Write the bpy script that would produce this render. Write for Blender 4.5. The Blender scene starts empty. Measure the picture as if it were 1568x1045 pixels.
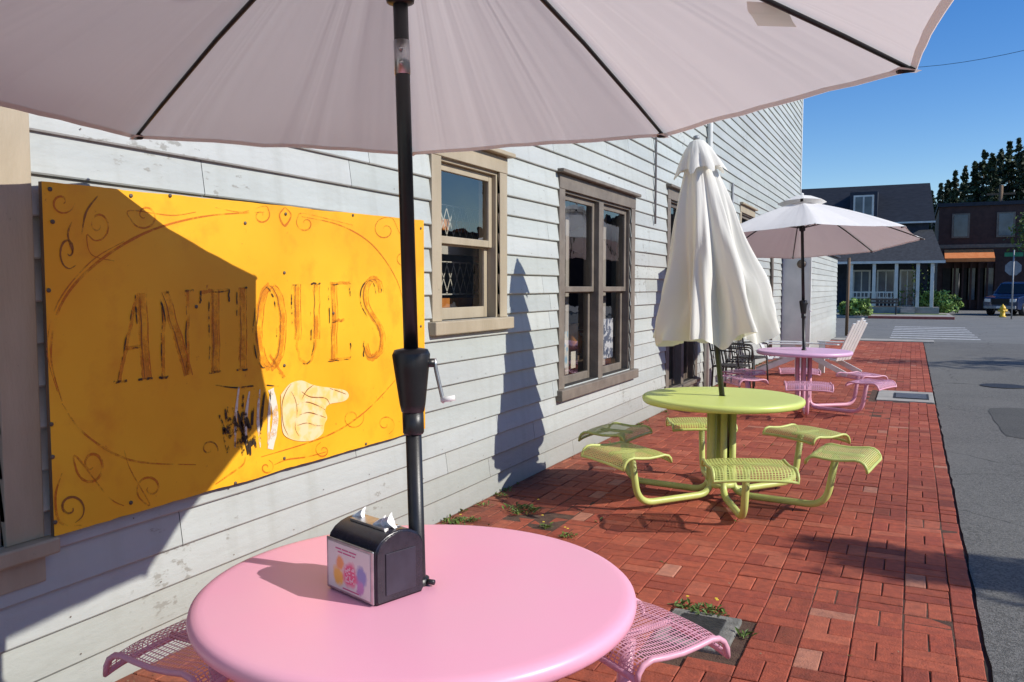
import bpy, bmesh, math, random
from mathutils import Vector, Matrix, Quaternion, noise
random.seed(7)
S=bpy.context.scene
S.view_settings.view_transform='Standard'; S.view_settings.look='None'; S.view_settings.exposure=0
# ---------------------------------------------------------------- camera
YAW=math.radians(25.8); PIT=math.radians(3.7); CH=1.55; FP=1266.0
cd=bpy.data.cameras.new("camera"); cam=bpy.data.objects.new("camera",cd); S.collection.objects.link(cam)
cd.sensor_width=22.3; cd.lens=22.3*FP/1568; cd.clip_start=0.05; cd.clip_end=2000
cam.location=(0,0,CH); cam.rotation_euler=(math.radians(90)-PIT,0,YAW); S.camera=cam
F=Vector((-math.sin(YAW),math.cos(YAW),0)); R=Vector((math.cos(YAW),math.sin(YAW),0)); Z=Vector((0,0,1)); O=Vector((0,0,CH))
def ray(px,py):
    return (F*math.cos(PIT)-Z*math.sin(PIT))+R*((px-784)/FP)+(F*math.sin(PIT)+Z*math.cos(PIT))*((522.5-py)/FP)
def hitX(px,py,X): d=ray(px,py); return O+d*(X/d.x)
def hitZ(px,py,z): d=ray(px,py); return O+d*((z-CH)/d.z)
def hitY(px,py,Y): d=ray(px,py); return O+d*(Y/d.y)
def at(px,py,D): d=ray(px,py); return O+d*(D/F.dot(d))
WX=-2.8
# ---------------------------------------------------------------- helpers
def empty(name,loc=(0,0,0)):
    e=bpy.data.objects.new(name,None); e.location=loc; S.collection.objects.link(e); return e
def mobj(name,verts,faces,mats,parent=None,smooth=False,loc=(0,0,0)):
    me=bpy.data.meshes.new(name); me.from_pydata([tuple(v) for v in verts],[],faces)
    if not isinstance(mats,(list,tuple)): mats=[mats]
    for m in mats: me.materials.append(m)
    if smooth: me.polygons.foreach_set("use_smooth",[True]*len(me.polygons))
    me.update()
    o=bpy.data.objects.new(name,me); S.collection.objects.link(o); o.location=loc
    if parent: o.parent=parent
    return o
def bobj(name,bm,mats,parent=None,smooth=False,loc=(0,0,0)):
    me=bpy.data.meshes.new(name); bm.to_mesh(me); bm.free()
    if not isinstance(mats,(list,tuple)): mats=[mats]
    for m in mats: me.materials.append(m)
    if smooth: me.polygons.foreach_set("use_smooth",[True]*len(me.polygons))
    o=bpy.data.objects.new(name,me); S.collection.objects.link(o); o.location=loc
    if parent: o.parent=parent
    return o
def box(name,parent,mat,lo,hi,bev=0.0,seg=2):
    bm=bmesh.new(); bmesh.ops.create_cube(bm,size=1)
    for v in bm.verts:
        v.co=Vector([(lo[i]+hi[i])/2+v.co[i]*(hi[i]-lo[i]) for i in range(3)])
    if bev>0: bmesh.ops.bevel(bm,geom=bm.edges[:],offset=bev,segments=seg,affect='EDGES',profile=0.5)
    return bobj(name,bm,mat,parent)
def fillet(pts,r,n=6):
    pts=[Vector(p) for p in pts]; out=[pts[0]]
    for i in range(1,len(pts)-1):
        a,b,c=pts[i-1],pts[i],pts[i+1]
        rr=min(r,(a-b).length*0.49,(c-b).length*0.49)
        p=b+(a-b).normalized()*rr; q=b+(c-b).normalized()*rr
        for k in range(n+1):
            t=k/n; out.append(p*(1-t)**2+b*2*t*(1-t)+q*t*t)
    out.append(pts[-1]); return out
def tube(name,parent,mat,pts,rad,n=10,cap=True):
    pts=[Vector(p) for p in pts]; V=[];Fc=[]
    rads=rad if isinstance(rad,(list,tuple)) else [rad]*len(pts)
    t0=(pts[1]-pts[0]).normalized(); up=Vector((0,0,1)) if abs(t0.z)<.9 else Vector((1,0,0))
    nrm=t0.cross(up).normalized()
    for i,p in enumerate(pts):
        t=(pts[min(i+1,len(pts)-1)]-pts[max(i-1,0)]).normalized()
        nrm=(nrm-t*nrm.dot(t)).normalized(); b=t.cross(nrm)
        for k in range(n):
            a=2*math.pi*k/n; V.append(p+(nrm*math.cos(a)+b*math.sin(a))*rads[i])
    for i in range(len(pts)-1):
        for k in range(n):
            k2=(k+1)%n; Fc.append((i*n+k,i*n+k2,(i+1)*n+k2,(i+1)*n+k))
    if cap: Fc.append(tuple(range(n))[::-1]); Fc.append(tuple((len(pts)-1)*n+k for k in range(n)))
    return mobj(name,V,Fc,mat,parent,smooth=True)
def lathe(name,parent,mat,prof,cx=0,cy=0,n=48,smooth=True):
    V=[];Fc=[]
    for (r,z) in prof:
        for k in range(n):
            a=2*math.pi*k/n; V.append((cx+r*math.cos(a),cy+r*math.sin(a),z))
    for i in range(len(prof)-1):
        for k in range(n):
            k2=(k+1)%n; Fc.append((i*n+k,i*n+k2,(i+1)*n+k2,(i+1)*n+k))
    Fc.append(tuple(range(n))[::-1]); Fc.append(tuple((len(prof)-1)*n+k for k in range(n)))
    return mobj(name,V,Fc,mat,parent,smooth=smooth)
# ---------------------------------------------------------------- materials
def c4(c): return (c[0],c[1],c[2],1)
def mat(name,c1,c2=None,scale=5,rough=.6,bump=0,bscale=60,metal=0,stretch=None,attr=None,detail=5,lo=.35,hi=.65,bdist=.01,coat=0,spec=.5,speck=None):
    m=bpy.data.materials.new(name); m.use_nodes=True; nt=m.node_tree; N=nt.nodes; L=nt.links
    b=N["Principled BSDF"]; b.inputs["Roughness"].default_value=rough; b.inputs["Metallic"].default_value=metal
    b.inputs["Coat Weight"].default_value=coat; b.inputs["Specular IOR Level"].default_value=spec
    tc=N.new("ShaderNodeTexCoord"); mp=N.new("ShaderNodeMapping"); L.new(tc.outputs["Object"],mp.inputs[0])
    if stretch: mp.inputs["Scale"].default_value=stretch
    col=None
    if c2 is not None:
        n=N.new("ShaderNodeTexNoise"); n.inputs["Scale"].default_value=scale; n.inputs["Detail"].default_value=detail
        L.new(mp.outputs[0],n.inputs["Vector"])
        cr=N.new("ShaderNodeValToRGB"); cr.color_ramp.elements[0].color=c4(c1); cr.color_ramp.elements[1].color=c4(c2)
        cr.color_ramp.elements[0].position=lo; cr.color_ramp.elements[1].position=hi
        L.new(n.outputs[0],cr.inputs[0]); col=cr.outputs[0]
    if attr:
        at_=N.new("ShaderNodeAttribute"); at_.attribute_name=attr
        mx=N.new("ShaderNodeMix"); mx.data_type='RGBA'; mx.blend_type='MULTIPLY'; mx.inputs[0].default_value=1
        if col is None: mx.inputs[6].default_value=c4(c1)
        else: L.new(col,mx.inputs[6])
        L.new(at_.outputs["Color"],mx.inputs[7]); col=mx.outputs[2]
    if speck:
        n=N.new("ShaderNodeTexNoise"); n.inputs["Scale"].default_value=speck[0]; n.inputs["Detail"].default_value=6; n.inputs["Roughness"].default_value=.7
        L.new(tc.outputs["Object"],n.inputs["Vector"])
        cr=N.new("ShaderNodeValToRGB"); cr.color_ramp.elements[0].position=speck[1]; cr.color_ramp.elements[1].position=speck[1]+.06; L.new(n.outputs[0],cr.inputs[0])
        mx=N.new("ShaderNodeMix"); mx.data_type='RGBA'; L.new(cr.outputs[0],mx.inputs[0]); mx.inputs[7].default_value=c4(speck[2])
        if col is None: mx.inputs[6].default_value=c4(c1)
        else: L.new(col,mx.inputs[6])
        col=mx.outputs[2]
    if col is None: b.inputs["Base Color"].default_value=c4(c1)
    else: L.new(col,b.inputs["Base Color"])
    if bump>0:
        n2=N.new("ShaderNodeTexNoise"); n2.inputs["Scale"].default_value=bscale; n2.inputs["Detail"].default_value=4
        L.new(mp.outputs[0],n2.inputs["Vector"])
        bp=N.new("ShaderNodeBump"); bp.inputs["Strength"].default_value=bump; bp.inputs["Distance"].default_value=bdist
        L.new(n2.outputs[0],bp.inputs["Height"]); L.new(bp.outputs[0],b.inputs["Normal"])
    return m
def setattr_col(o,name,cols):
    a=o.data.color_attributes.new(name,'FLOAT_COLOR','CORNER')
    buf=[]
    for p in o.data.polygons:
        c=cols[p.index]; buf+= [c[0],c[1],c[2],1]*p.loop_total
    a.data.foreach_set("color",buf)

M={}
def siding_mat():
    m=bpy.data.materials.new("siding_paint"); m.use_nodes=True; nt=m.node_tree;N=nt.nodes;L=nt.links
    b=N["Principled BSDF"]; b.inputs["Roughness"].default_value=.55
    tc=N.new("ShaderNodeTexCoord")
    mp=N.new("ShaderNodeMapping"); mp.inputs["Scale"].default_value=(1,.25,1.6); L.new(tc.outputs["Object"],mp.inputs[0])
    n=N.new("ShaderNodeTexNoise"); n.inputs["Scale"].default_value=3; n.inputs["Detail"].default_value=6; L.new(mp.outputs[0],n.inputs[0])
    cr=N.new("ShaderNodeValToRGB"); cr.color_ramp.elements[0].position=.3; cr.color_ramp.elements[1].position=.7
    cr.color_ramp.elements[0].color=(.40,.425,.40,1); cr.color_ramp.elements[1].color=(.47,.495,.465,1); L.new(n.outputs[0],cr.inputs[0])
    at_=N.new("ShaderNodeAttribute"); at_.attribute_name="col"
    mx=N.new("ShaderNodeMix"); mx.data_type='RGBA'; mx.blend_type='MULTIPLY'; mx.inputs[0].default_value=1
    L.new(cr.outputs[0],mx.inputs[6]); L.new(at_.outputs["Color"],mx.inputs[7])
    mp2=N.new("ShaderNodeMapping"); mp2.inputs["Scale"].default_value=(1,.6,1.5); L.new(tc.outputs["Object"],mp2.inputs[0])
    n2=N.new("ShaderNodeTexNoise"); n2.inputs["Scale"].default_value=22; n2.inputs["Detail"].default_value=6;n2.inputs["Roughness"].default_value=.6; L.new(mp2.outputs[0],n2.inputs[0])
    n3=N.new("ShaderNodeTexNoise"); n3.inputs["Scale"].default_value=1.3; L.new(tc.outputs["Object"],n3.inputs[0])
    ad=N.new("ShaderNodeMath"); ad.operation='MULTIPLY'; L.new(n2.outputs[0],ad.inputs[0]); L.new(n3.outputs[0],ad.inputs[1])
    c2=N.new("ShaderNodeValToRGB"); c2.color_ramp.elements[0].position=.375; c2.color_ramp.elements[1].position=.41; L.new(ad.outputs[0],c2.inputs[0])
    mx2=N.new("ShaderNodeMix"); mx2.data_type='RGBA'; L.new(c2.outputs[0],mx2.inputs[0]); L.new(mx.outputs[2],mx2.inputs[6]); mx2.inputs[7].default_value=(.29,.29,.26,1)
    mp4=N.new("ShaderNodeMapping"); mp4.inputs["Scale"].default_value=(1,5,.35); L.new(tc.outputs["Object"],mp4.inputs[0])
    n4=N.new("ShaderNodeTexNoise"); n4.inputs["Scale"].default_value=2.2; n4.inputs["Detail"].default_value=5; L.new(mp4.outputs[0],n4.inputs[0])
    c4_=N.new("ShaderNodeMapRange"); c4_.inputs[1].default_value=.5; c4_.inputs[2].default_value=.8; c4_.inputs[3].default_value=0; c4_.inputs[4].default_value=.35; L.new(n4.outputs[0],c4_.inputs[0])
    mxs=N.new("ShaderNodeMix"); mxs.data_type='RGBA'; L.new(c4_.outputs[0],mxs.inputs[0]); L.new(mx2.outputs[2],mxs.inputs[6]); mxs.inputs[7].default_value=(.31,.32,.28,1)
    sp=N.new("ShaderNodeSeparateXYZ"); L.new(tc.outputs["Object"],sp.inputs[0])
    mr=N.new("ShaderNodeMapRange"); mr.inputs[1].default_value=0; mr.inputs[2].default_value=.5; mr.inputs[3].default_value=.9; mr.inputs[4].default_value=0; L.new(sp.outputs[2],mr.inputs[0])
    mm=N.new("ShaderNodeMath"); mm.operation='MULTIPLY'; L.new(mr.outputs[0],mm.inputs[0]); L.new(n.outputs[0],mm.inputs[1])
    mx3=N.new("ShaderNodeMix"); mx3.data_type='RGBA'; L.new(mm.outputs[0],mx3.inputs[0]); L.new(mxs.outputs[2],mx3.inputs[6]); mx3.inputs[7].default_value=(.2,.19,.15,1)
    L.new(mx3.outputs[2],b.inputs["Base Color"])
    n5=N.new("ShaderNodeTexNoise"); n5.inputs["Scale"].default_value=6; n5.inputs["Detail"].default_value=2; L.new(mp2.outputs[0],n5.inputs[0])
    ma=N.new("ShaderNodeMath"); ma.operation='MULTIPLY_ADD'; L.new(n5.outputs[0],ma.inputs[0]); ma.inputs[1].default_value=1.8; L.new(n2.outputs[0],ma.inputs[2])
    bp=N.new("ShaderNodeBump"); bp.inputs["Strength"].default_value=.45; bp.inputs["Distance"].default_value=.007
    L.new(ma.outputs[0],bp.inputs["Height"]); L.new(bp.outputs[0],b.inputs["Normal"])
    return m
M['siding']=siding_mat()
M['trim']=mat("tan_trim",(.36,.30,.205),(.43,.365,.26),scale=6,rough=.6,bump=.3,bscale=50,stretch=(1,1,.3),speck=(24,.66,(.26,.22,.16)))
M['taupe']=mat("taupe_trim",(.15,.125,.10),(.205,.175,.14),scale=7,rough=.6,bump=.3,bscale=50,speck=(30,.66,(.28,.25,.21)))
M['brown']=mat("brown_sash",(.10,.075,.055),(.14,.11,.085),scale=9,rough=.5,bump=.15)
M['dark']=mat("dark_interior",(.02,.018,.015),(.035,.03,.025),scale=2,rough=.9)
M['black']=mat("black_powdercoat",(.010,.010,.011),(.016,.016,.018),scale=20,rough=.38,bump=.05,bscale=300,speck=(60,.73,(.06,.055,.05)))
M['steel']=mat("brushed_steel",(.45,.45,.46),(.6,.6,.6),scale=30,rough=.35,metal=1)
M['pink']=mat("pink_enamel",(.88,.39,.53),(.85,.42,.53),scale=2.2,rough=.38,bump=.05,bscale=140,bdist=.002,speck=(55,.70,(.72,.36,.42)))
M['pinkt']=mat("pink_tube",(.76,.38,.48),(.70,.35,.44),scale=9,rough=.4,bump=.05,speck=(35,.68,(.5,.3,.3)))
M['lil']=mat("lilac_enamel",(.76,.48,.68),(.72,.45,.64),scale=3,rough=.38)
M['green']=mat("lime_enamel",(.66,.74,.20),(.62,.70,.18),scale=3,rough=.4,bump=.03,bscale=160,bdist=.002,speck=(40,.70,(.5,.5,.2)))
M['greent']=mat("lime_tube",(.59,.65,.19),(.52,.57,.16),scale=8,rough=.42,bump=.05,speck=(35,.66,(.35,.34,.14)))
def asphalt(name,a,b_,stone,crack=True):
    m=mat(name,a,b_,scale=.9,rough=.92,bump=.9,bscale=150,detail=8,bdist=.008); nt=m.node_tree;N=nt.nodes;L=nt.links;b=N["Principled BSDF"]; src=b.inputs["Base Color"].links[0].from_socket
    tc=N.new("ShaderNodeTexCoord")
    v=N.new("ShaderNodeTexVoronoi"); v.inputs["Scale"].default_value=95; L.new(tc.outputs["Object"],v.inputs["Vector"])
    cr=N.new("ShaderNodeMapRange"); cr.inputs[1].default_value=.25; cr.inputs[2].default_value=.75; cr.inputs[3].default_value=0; cr.inputs[4].default_value=.8
    sc=N.new("ShaderNodeSeparateColor"); L.new(v.outputs["Color"],sc.inputs[0]); L.new(sc.outputs[0],cr.inputs[0])
    mx=N.new("ShaderNodeMix"); mx.data_type='RGBA'; L.new(cr.outputs[0],mx.inputs[0]); L.new(src,mx.inputs[6]); mx.inputs[7].default_value=c4(stone); out=mx.outputs[2]
    if crack:
        n=N.new("ShaderNodeTexNoise"); n.inputs["Scale"].default_value=2; n.inputs["Detail"].default_value=5; L.new(tc.outputs["Object"],n.inputs[0])
        va=N.new("ShaderNodeVectorMath"); va.operation='MULTIPLY_ADD'; L.new(n.outputs["Color"],va.inputs[0]); va.inputs[1].default_value=(.6,.6,.0); L.new(tc.outputs["Object"],va.inputs[2])
        v2=N.new("ShaderNodeTexVoronoi"); v2.feature='DISTANCE_TO_EDGE'; v2.inputs["Scale"].default_value=.42; L.new(va.outputs[0],v2.inputs["Vector"])
        c2=N.new("ShaderNodeMapRange"); c2.inputs[1].default_value=.001; c2.inputs[2].default_value=.005; c2.inputs[3].default_value=.6; c2.inputs[4].default_value=0; L.new(v2.outputs["Distance"],c2.inputs[0])
        m2=N.new("ShaderNodeMix"); m2.data_type='RGBA'; L.new(c2.outputs[0],m2.inputs[0]); L.new(out,m2.inputs[6]); m2.inputs[7].default_value=(.03,.03,.028,1); out=m2.outputs[2]
    L.new(out,b.inputs["Base Color"]); return m
M['asph']=asphalt("asphalt",(.085,.085,.078),(.125,.123,.112),(.20,.195,.18))
M['asph2']=asphalt("asphalt_light",(.15,.15,.14),(.20,.20,.185),(.22,.22,.2))
M['conc']=mat("concrete",(.30,.29,.26),(.42,.40,.36),scale=3,rough=.9,bump=.5,bscale=80,detail=8)
M['concd']=mat("old_concrete",(.14,.14,.12),(.26,.25,.22),scale=14,rough=.9,bump=.7,bscale=90,detail=8)
M['iron']=mat("cast_iron",(.03,.03,.028),(.06,.055,.05),scale=20,rough=.6,metal=.4,bump=.5,bscale=60)
M['joint']=mat("joint_sand",(.075,.036,.024),(.12,.07,.045),scale=18,rough=1,bump=.8,bscale=120,speck=(7,.64,(.06,.07,.03)))
M['brick']=mat("paver_brick",(.76,.76,.77),(1.08,1.05,1.0),scale=22,rough=.8,attr="col",bump=.6,bscale=110,detail=8,bdist=.007)
M['grass']=mat("dry_grass_ground",(.05,.07,.025),(.11,.12,.05),scale=1.5,rough=1,bump=.8,bscale=30)
M['lawn']=mat("lawn",(.08,.14,.03),(.14,.2,.06),scale=3,rough=1,bump=.8,bscale=30)
M['white']=mat("white_paint",(.60,.61,.58),(.72,.72,.68),scale=3,rough=.6)
M['whitep']=mat("white_plastic",(.70,.70,.68),(.78,.78,.76),scale=8,rough=.35)
M['line']=mat("road_marking",(.36,.36,.34),(.62,.62,.6),scale=9,rough=.8)
M['navy']=mat("navy_shingle",(.018,.025,.042),(.03,.038,.06),scale=4,rough=.8,bump=.5,bscale=20)
M['roofd']=mat("dark_roof",(.020,.025,.037),(.034,.04,.054),scale=3,rough=.85,stretch=(1,1,6))
M['maroon']=mat("maroon_wall",(.05,.026,.023),(.075,.04,.034),scale=3,rough=.85)
M['awn']=mat("orange_awning",(.72,.22,.06),(.80,.28,.09),scale=4,rough=.8)
M['grey']=mat("grey_metal",(.25,.26,.27),(.32,.33,.34),scale=9,rough=.5,metal=.3)
M['wood']=mat("weathered_wood",(.13,.085,.05),(.2,.13,.08),scale=6,rough=.9,bump=.4,stretch=(4,4,.5))
M['bark']=mat("bark",(.06,.045,.03),(.11,.08,.055),scale=10,rough=.95,bump=.8,bscale=25)
M['yel']=mat("hydrant_yellow",(.75,.48,.03),(.8,.52,.05),scale=9,rough=.45)
M['car']=mat("car_blue",(.012,.028,.09),(.016,.034,.10),scale=2,rough=.25,coat=.6,metal=.2)
M['rub']=mat("rubber",(.015,.015,.015),(.025,.025,.025),scale=12,rough=.85)
M['sgreen']=mat("sign_green",(.02,.2,.09),(.03,.24,.1),scale=9,rough=.5)
M['leaf']=mat("leaf",(.085,.15,.03),(.12,.19,.05),scale=1,rough=.6,attr="col")
M['conif']=mat("conifer_needles",(.020,.040,.017),(.036,.060,.025),scale=.5,rough=.7,attr="col")
M['weed']=mat("weed_leaf",(.09,.15,.035),(.13,.19,.05),scale=8,rough=.55,attr="col")
M['petal']=mat("dandelion",(.8,.6,.03),(.85,.65,.05),scale=9,rough=.6)
M['far']=mat("offsite_wall",(.10,.09,.08),(.16,.14,.12),scale=.6,rough=.9)

def glass_mat(name,refl=.12,tint=.82):
    m=bpy.data.materials.new(name); m.use_nodes=True; nt=m.node_tree;N=nt.nodes;L=nt.links
    N.remove(N["Principled BSDF"]); out=N["Material Output"]
    g=N.new("ShaderNodeBsdfGlossy"); g.inputs["Roughness"].default_value=.01; g.inputs["Color"].default_value=(.95,.97,1,1)
    t=N.new("ShaderNodeBsdfTransparent"); t.inputs[0].default_value=(tint,tint,tint,1)
    lw=N.new("ShaderNodeLayerWeight"); lw.inputs[0].default_value=.25
    mr=N.new("ShaderNodeMapRange"); mr.inputs[3].default_value=refl; mr.inputs[4].default_value=.85; L.new(lw.outputs["Fresnel"],mr.inputs[0])
    tc=N.new("ShaderNodeTexCoord"); n=N.new("ShaderNodeTexNoise"); n.inputs["Scale"].default_value=3; L.new(tc.outputs["Object"],n.inputs[0])
    bp=N.new("ShaderNodeBump"); bp.inputs["Strength"].default_value=.12; bp.inputs["Distance"].default_value=.02; L.new(n.outputs[0],bp.inputs["Height"]); L.new(bp.outputs[0],g.inputs["Normal"])
    mx=N.new("ShaderNodeMixShader"); L.new(mr.outputs[0],mx.inputs[0]); L.new(t.outputs[0],mx.inputs[1]); L.new(g.outputs[0],mx.inputs[2]); L.new(mx.outputs[0],out.inputs[0])
    return m
M['glass']=glass_mat("window_glass")
def fabric(name,col,tr=.35,scol=None,wr=.35,k=4.5):
    m=bpy.data.materials.new(name); m.use_nodes=True; nt=m.node_tree;N=nt.nodes;L=nt.links
    N.remove(N["Principled BSDF"]); out=N["Material Output"]
    tc=N.new("ShaderNodeTexCoord")
    n=N.new("ShaderNodeTexNoise"); n.inputs["Scale"].default_value=1.6; n.inputs["Detail"].default_value=5; L.new(tc.outputs["Object"],n.inputs[0])
    cr=N.new("ShaderNodeValToRGB"); cr.color_ramp.elements[0].position=.3; cr.color_ramp.elements[1].position=.7
    cr.color_ramp.elements[0].color=c4([x*.93 for x in col]); cr.color_ramp.elements[1].color=c4(col); L.new(n.outputs[0],cr.inputs[0])
    sp=N.new("ShaderNodeSeparateXYZ"); L.new(tc.outputs["Object"],sp.inputs[0])
    an=N.new("ShaderNodeMath"); an.operation='ARCTAN2'; L.new(sp.outputs[1],an.inputs[0]); L.new(sp.outputs[0],an.inputs[1])
    am=N.new("ShaderNodeMath"); am.operation='MULTIPLY'; L.new(an.outputs[0],am.inputs[0]); am.inputs[1].default_value=k
    ln=N.new("ShaderNodeVectorMath"); ln.operation='LENGTH'; L.new(tc.outputs["Object"],ln.inputs[0])
    cb=N.new("ShaderNodeCombineXYZ"); L.new(am.outputs[0],cb.inputs[0]); L.new(ln.outputs["Value"],cb.inputs[1])
    n2=N.new("ShaderNodeTexNoise"); n2.inputs["Scale"].default_value=1.7; n2.inputs["Detail"].default_value=2; n2.inputs["Distortion"].default_value=.8; L.new(cb.outputs[0],n2.inputs[0])
    bp=N.new("ShaderNodeBump"); bp.inputs["Strength"].default_value=wr; bp.inputs["Distance"].default_value=.03; L.new(n2.outputs[0],bp.inputs["Height"])
    d=N.new("ShaderNodeBsdfDiffuse"); t=N.new("ShaderNodeBsdfTranslucent")
    L.new(cr.outputs[0],d.inputs[0]); t.inputs[0].default_value=c4(scol or col); L.new(bp.outputs[0],d.inputs["Normal"]); L.new(bp.outputs[0],t.inputs["Normal"])
    mx=N.new("ShaderNodeMixShader"); mx.inputs[0].default_value=tr; L.new(d.outputs[0],mx.inputs[1]); L.new(t.outputs[0],mx.inputs[2]); L.new(mx.outputs[0],out.inputs[0])
    return m
M['canopy']=fabric("canopy_fabric",(.80,.78,.75),.43,(.80,.755,.725))
M['canopy2']=fabric("canopy_fabric_cream",(.90,.88,.81),.22,(.88,.84,.73),.2)
M['canopy3']=fabric("canopy_fabric_white",(.90,.89,.86),.16,(.80,.77,.72),.2)
def perf(name,base,period=.0115,hole=.33):
    m=bpy.data.materials.new(name); m.use_nodes=True; nt=m.node_tree;N=nt.nodes;L=nt.links
    b=N["Principled BSDF"]; b.inputs["Base Color"].default_value=c4(base); b.inputs["Roughness"].default_value=.4; out=N["Material Output"]
    uv=N.new("ShaderNodeUVMap"); sp=N.new("ShaderNodeSeparateXYZ"); L.new(uv.outputs[0],sp.inputs[0])
    res=[]
    for i,per in ((0,period*1.7),(1,period)):
        a=N.new("ShaderNodeMath"); a.operation='DIVIDE'; L.new(sp.outputs[i],a.inputs[0]); a.inputs[1].default_value=per
        f=N.new("ShaderNodeMath"); f.operation='FRACT'; L.new(a.outputs[0],f.inputs[0])
        s=N.new("ShaderNodeMath"); s.operation='SUBTRACT'; L.new(f.outputs[0],s.inputs[0]); s.inputs[1].default_value=.5
        ab=N.new("ShaderNodeMath"); ab.operation='ABSOLUTE'; L.new(s.outputs[0],ab.inputs[0])
        lt=N.new("ShaderNodeMath"); lt.operation='LESS_THAN'; L.new(ab.outputs[0],lt.inputs[0]); lt.inputs[1].default_value=hole+(.05 if i==0 else 0)
        res.append(lt)
    mu=N.new("ShaderNodeMath"); mu.operation='MULTIPLY'; L.new(res[0].outputs[0],mu.inputs[0]); L.new(res[1].outputs[0],mu.inputs[1])
    t=N.new("ShaderNodeBsdfTransparent"); mx=N.new("ShaderNodeMixShader"); L.new(mu.outputs[0],mx.inputs[0]); L.new(b.outputs[0],mx.inputs[1]); L.new(t.outputs[0],mx.inputs[2]); L.new(mx.outputs[0],out.inputs[0])
    return m
M['pperf']=perf("pink_perforated",(.74,.36,.45)); M['gperf']=perf("lime_perforated",(.62,.68,.19),hole=.29); M['lperf']=perf("lilac_perforated",(.72,.42,.58))

# ---------------------------------------------------------------- sky + sun
SD=Vector((1,.085,.635)).normalized()
w=bpy.data.worlds.new("World"); S.world=w; w.use_nodes=True; nt=w.node_tree
bg=nt.nodes["Background"]; sk=nt.nodes.new("ShaderNodeTexSky"); sk.sky_type='NISHITA'; sk.sun_disc=False
sk.sun_elevation=math.asin(SD.z); sk.sun_rotation=math.atan2(SD.x,SD.y); sk.altitude=50; sk.air_density=1.0; sk.dust_density=.15; sk.ozone_density=2.6
hs_=nt.nodes.new("ShaderNodeHueSaturation"); hs_.inputs["Saturation"].default_value=1.38; hs_.inputs["Hue"].default_value=.513
nt.links.new(sk.outputs[0],hs_.inputs["Color"]); nt.links.new(hs_.outputs[0],bg.inputs[0]); bg.inputs[1].default_value=.15
sl=bpy.data.lights.new("sun","SUN"); sl.energy=4.8; sl.angle=math.radians(.5); sl.color=(1,.95,.87)
so=bpy.data.objects.new("sun",sl); S.collection.objects.link(so); so.rotation_euler=SD.to_track_quat('Z','Y').to_euler()

# ---------------------------------------------------------------- ground
def sheet(name,m,x0,x1,y0,y1,z):
    return mobj(name,[(x0,y0,z),(x1,y0,z),(x1,y1,z),(x0,y1,z)],[(0,1,2,3)],m)
sheet("ground",M['grass'],-700,700,-700,900,-.06)
V=[];Fc=[]
ye=[-20+i*.12 for i in range(392)]
for i,y in enumerate(ye):
    V.append((.335+.012*noise.noise(Vector((y*3,0,0)))+.008*noise.noise(Vector((y*11,4,0))),y,-.022)); V.append((10.5,y,-.022))
for i in range(len(ye)-1): Fc.append((2*i,2*i+1,2*i+3,2*i+2))
mobj("road",V,Fc,M['asph'])
sheet("cross_street",M['asph2'],-60,60,26.9,46,-.026)
sheet("side_street",M['asph2'],1.9,9,46,140,-.030)
sheet("brick_bed",M['joint'],WX-.1,.30,-4,26.2,-.008)
sheet("kerb_gap",mat("gap_soil",(.02,.018,.014),(.04,.035,.025),scale=20,rough=1),.29,.40,-4,26.2,-.032)
bw=.102; V=[];Fc=[];cols=[]
cover=[(-1.00,-.66,3.45,3.86),(-.42,.31,12.4,13.6)]
palette=[(.36,.078,.038),(.38,.085,.041),(.34,.070,.035),(.41,.097,.047),(.37,.082,.04),(.32,.066,.035),(.43,.115,.06)]
nx=int(3.1/bw)+2; ny=int(30/bw)
def brick(x0,x1,y0,y1):
    x0=max(x0,WX-.05); x1=min(x1,.315)
    if x1-x0<.02 or y1>26.15: return
    for c in cover:
        if x1>c[0] and x0<c[1] and y1>c[2] and y0<c[3]: return
    g=.0018+random.random()*.0014; b=.0038
    zc=noise.noise(Vector((x0*1.1,y0*1.1,0)))*.011+random.uniform(-.0020,.0020)
    tx=random.uniform(-.012,.012); ty=random.uniform(-.012,.012); cx=(x0+x1)/2; cy=(y0+y1)/2
    rot=random.gauss(0,.010)
    sx_=.008*noise.noise(Vector((cx,cy*.6,9))); sy_=.012*noise.noise(Vector((cx*.7,cy*.5,2)))
    def P(x,y,dz):
        dx=x-cx;dy=y-cy
        return (cx+sx_+dx-rot*dy,cy+sy_+dy+rot*dx,zc+dz+dx*tx+dy*ty)
    i=len(V)
    X0,X1,Y0,Y1=x0+g,x1-g,y0+g,y1-g
    V.extend([P(X0,Y0,-.03),P(X1,Y0,-.03),P(X1,Y1,-.03),P(X0,Y1,-.03),P(X0,Y0,-.003),P(X1,Y0,-.003),P(X1,Y1,-.003),P(X0,Y1,-.003),
              P(X0+b,Y0+b,0),P(X1-b,Y0+b,0),P(X1-b,Y1-b,0),P(X0+b,Y1-b,0)])
    fs=[(8,9,10,11)]
    for a in range(4):
        c=(a+1)%4; fs.append((a,c,c+4,a+4)); fs.append((a+4,c+4,c+8,a+8))
    col=random.choice(palette); k=random.uniform(.93,1.06)*(1+.32*noise.noise(Vector((cx*.8,cy*.5,3)))+.18*noise.noise(Vector((cx*3,cy*3,7))))
    if random.random()<.03: k*=.68
    if random.random()<.02: col=(.46,.19,.12)
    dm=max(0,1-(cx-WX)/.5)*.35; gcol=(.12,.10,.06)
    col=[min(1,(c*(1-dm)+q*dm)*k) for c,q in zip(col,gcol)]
    for f in fs: Fc.append(tuple(i+q for q in f)); cols.append(col)
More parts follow.
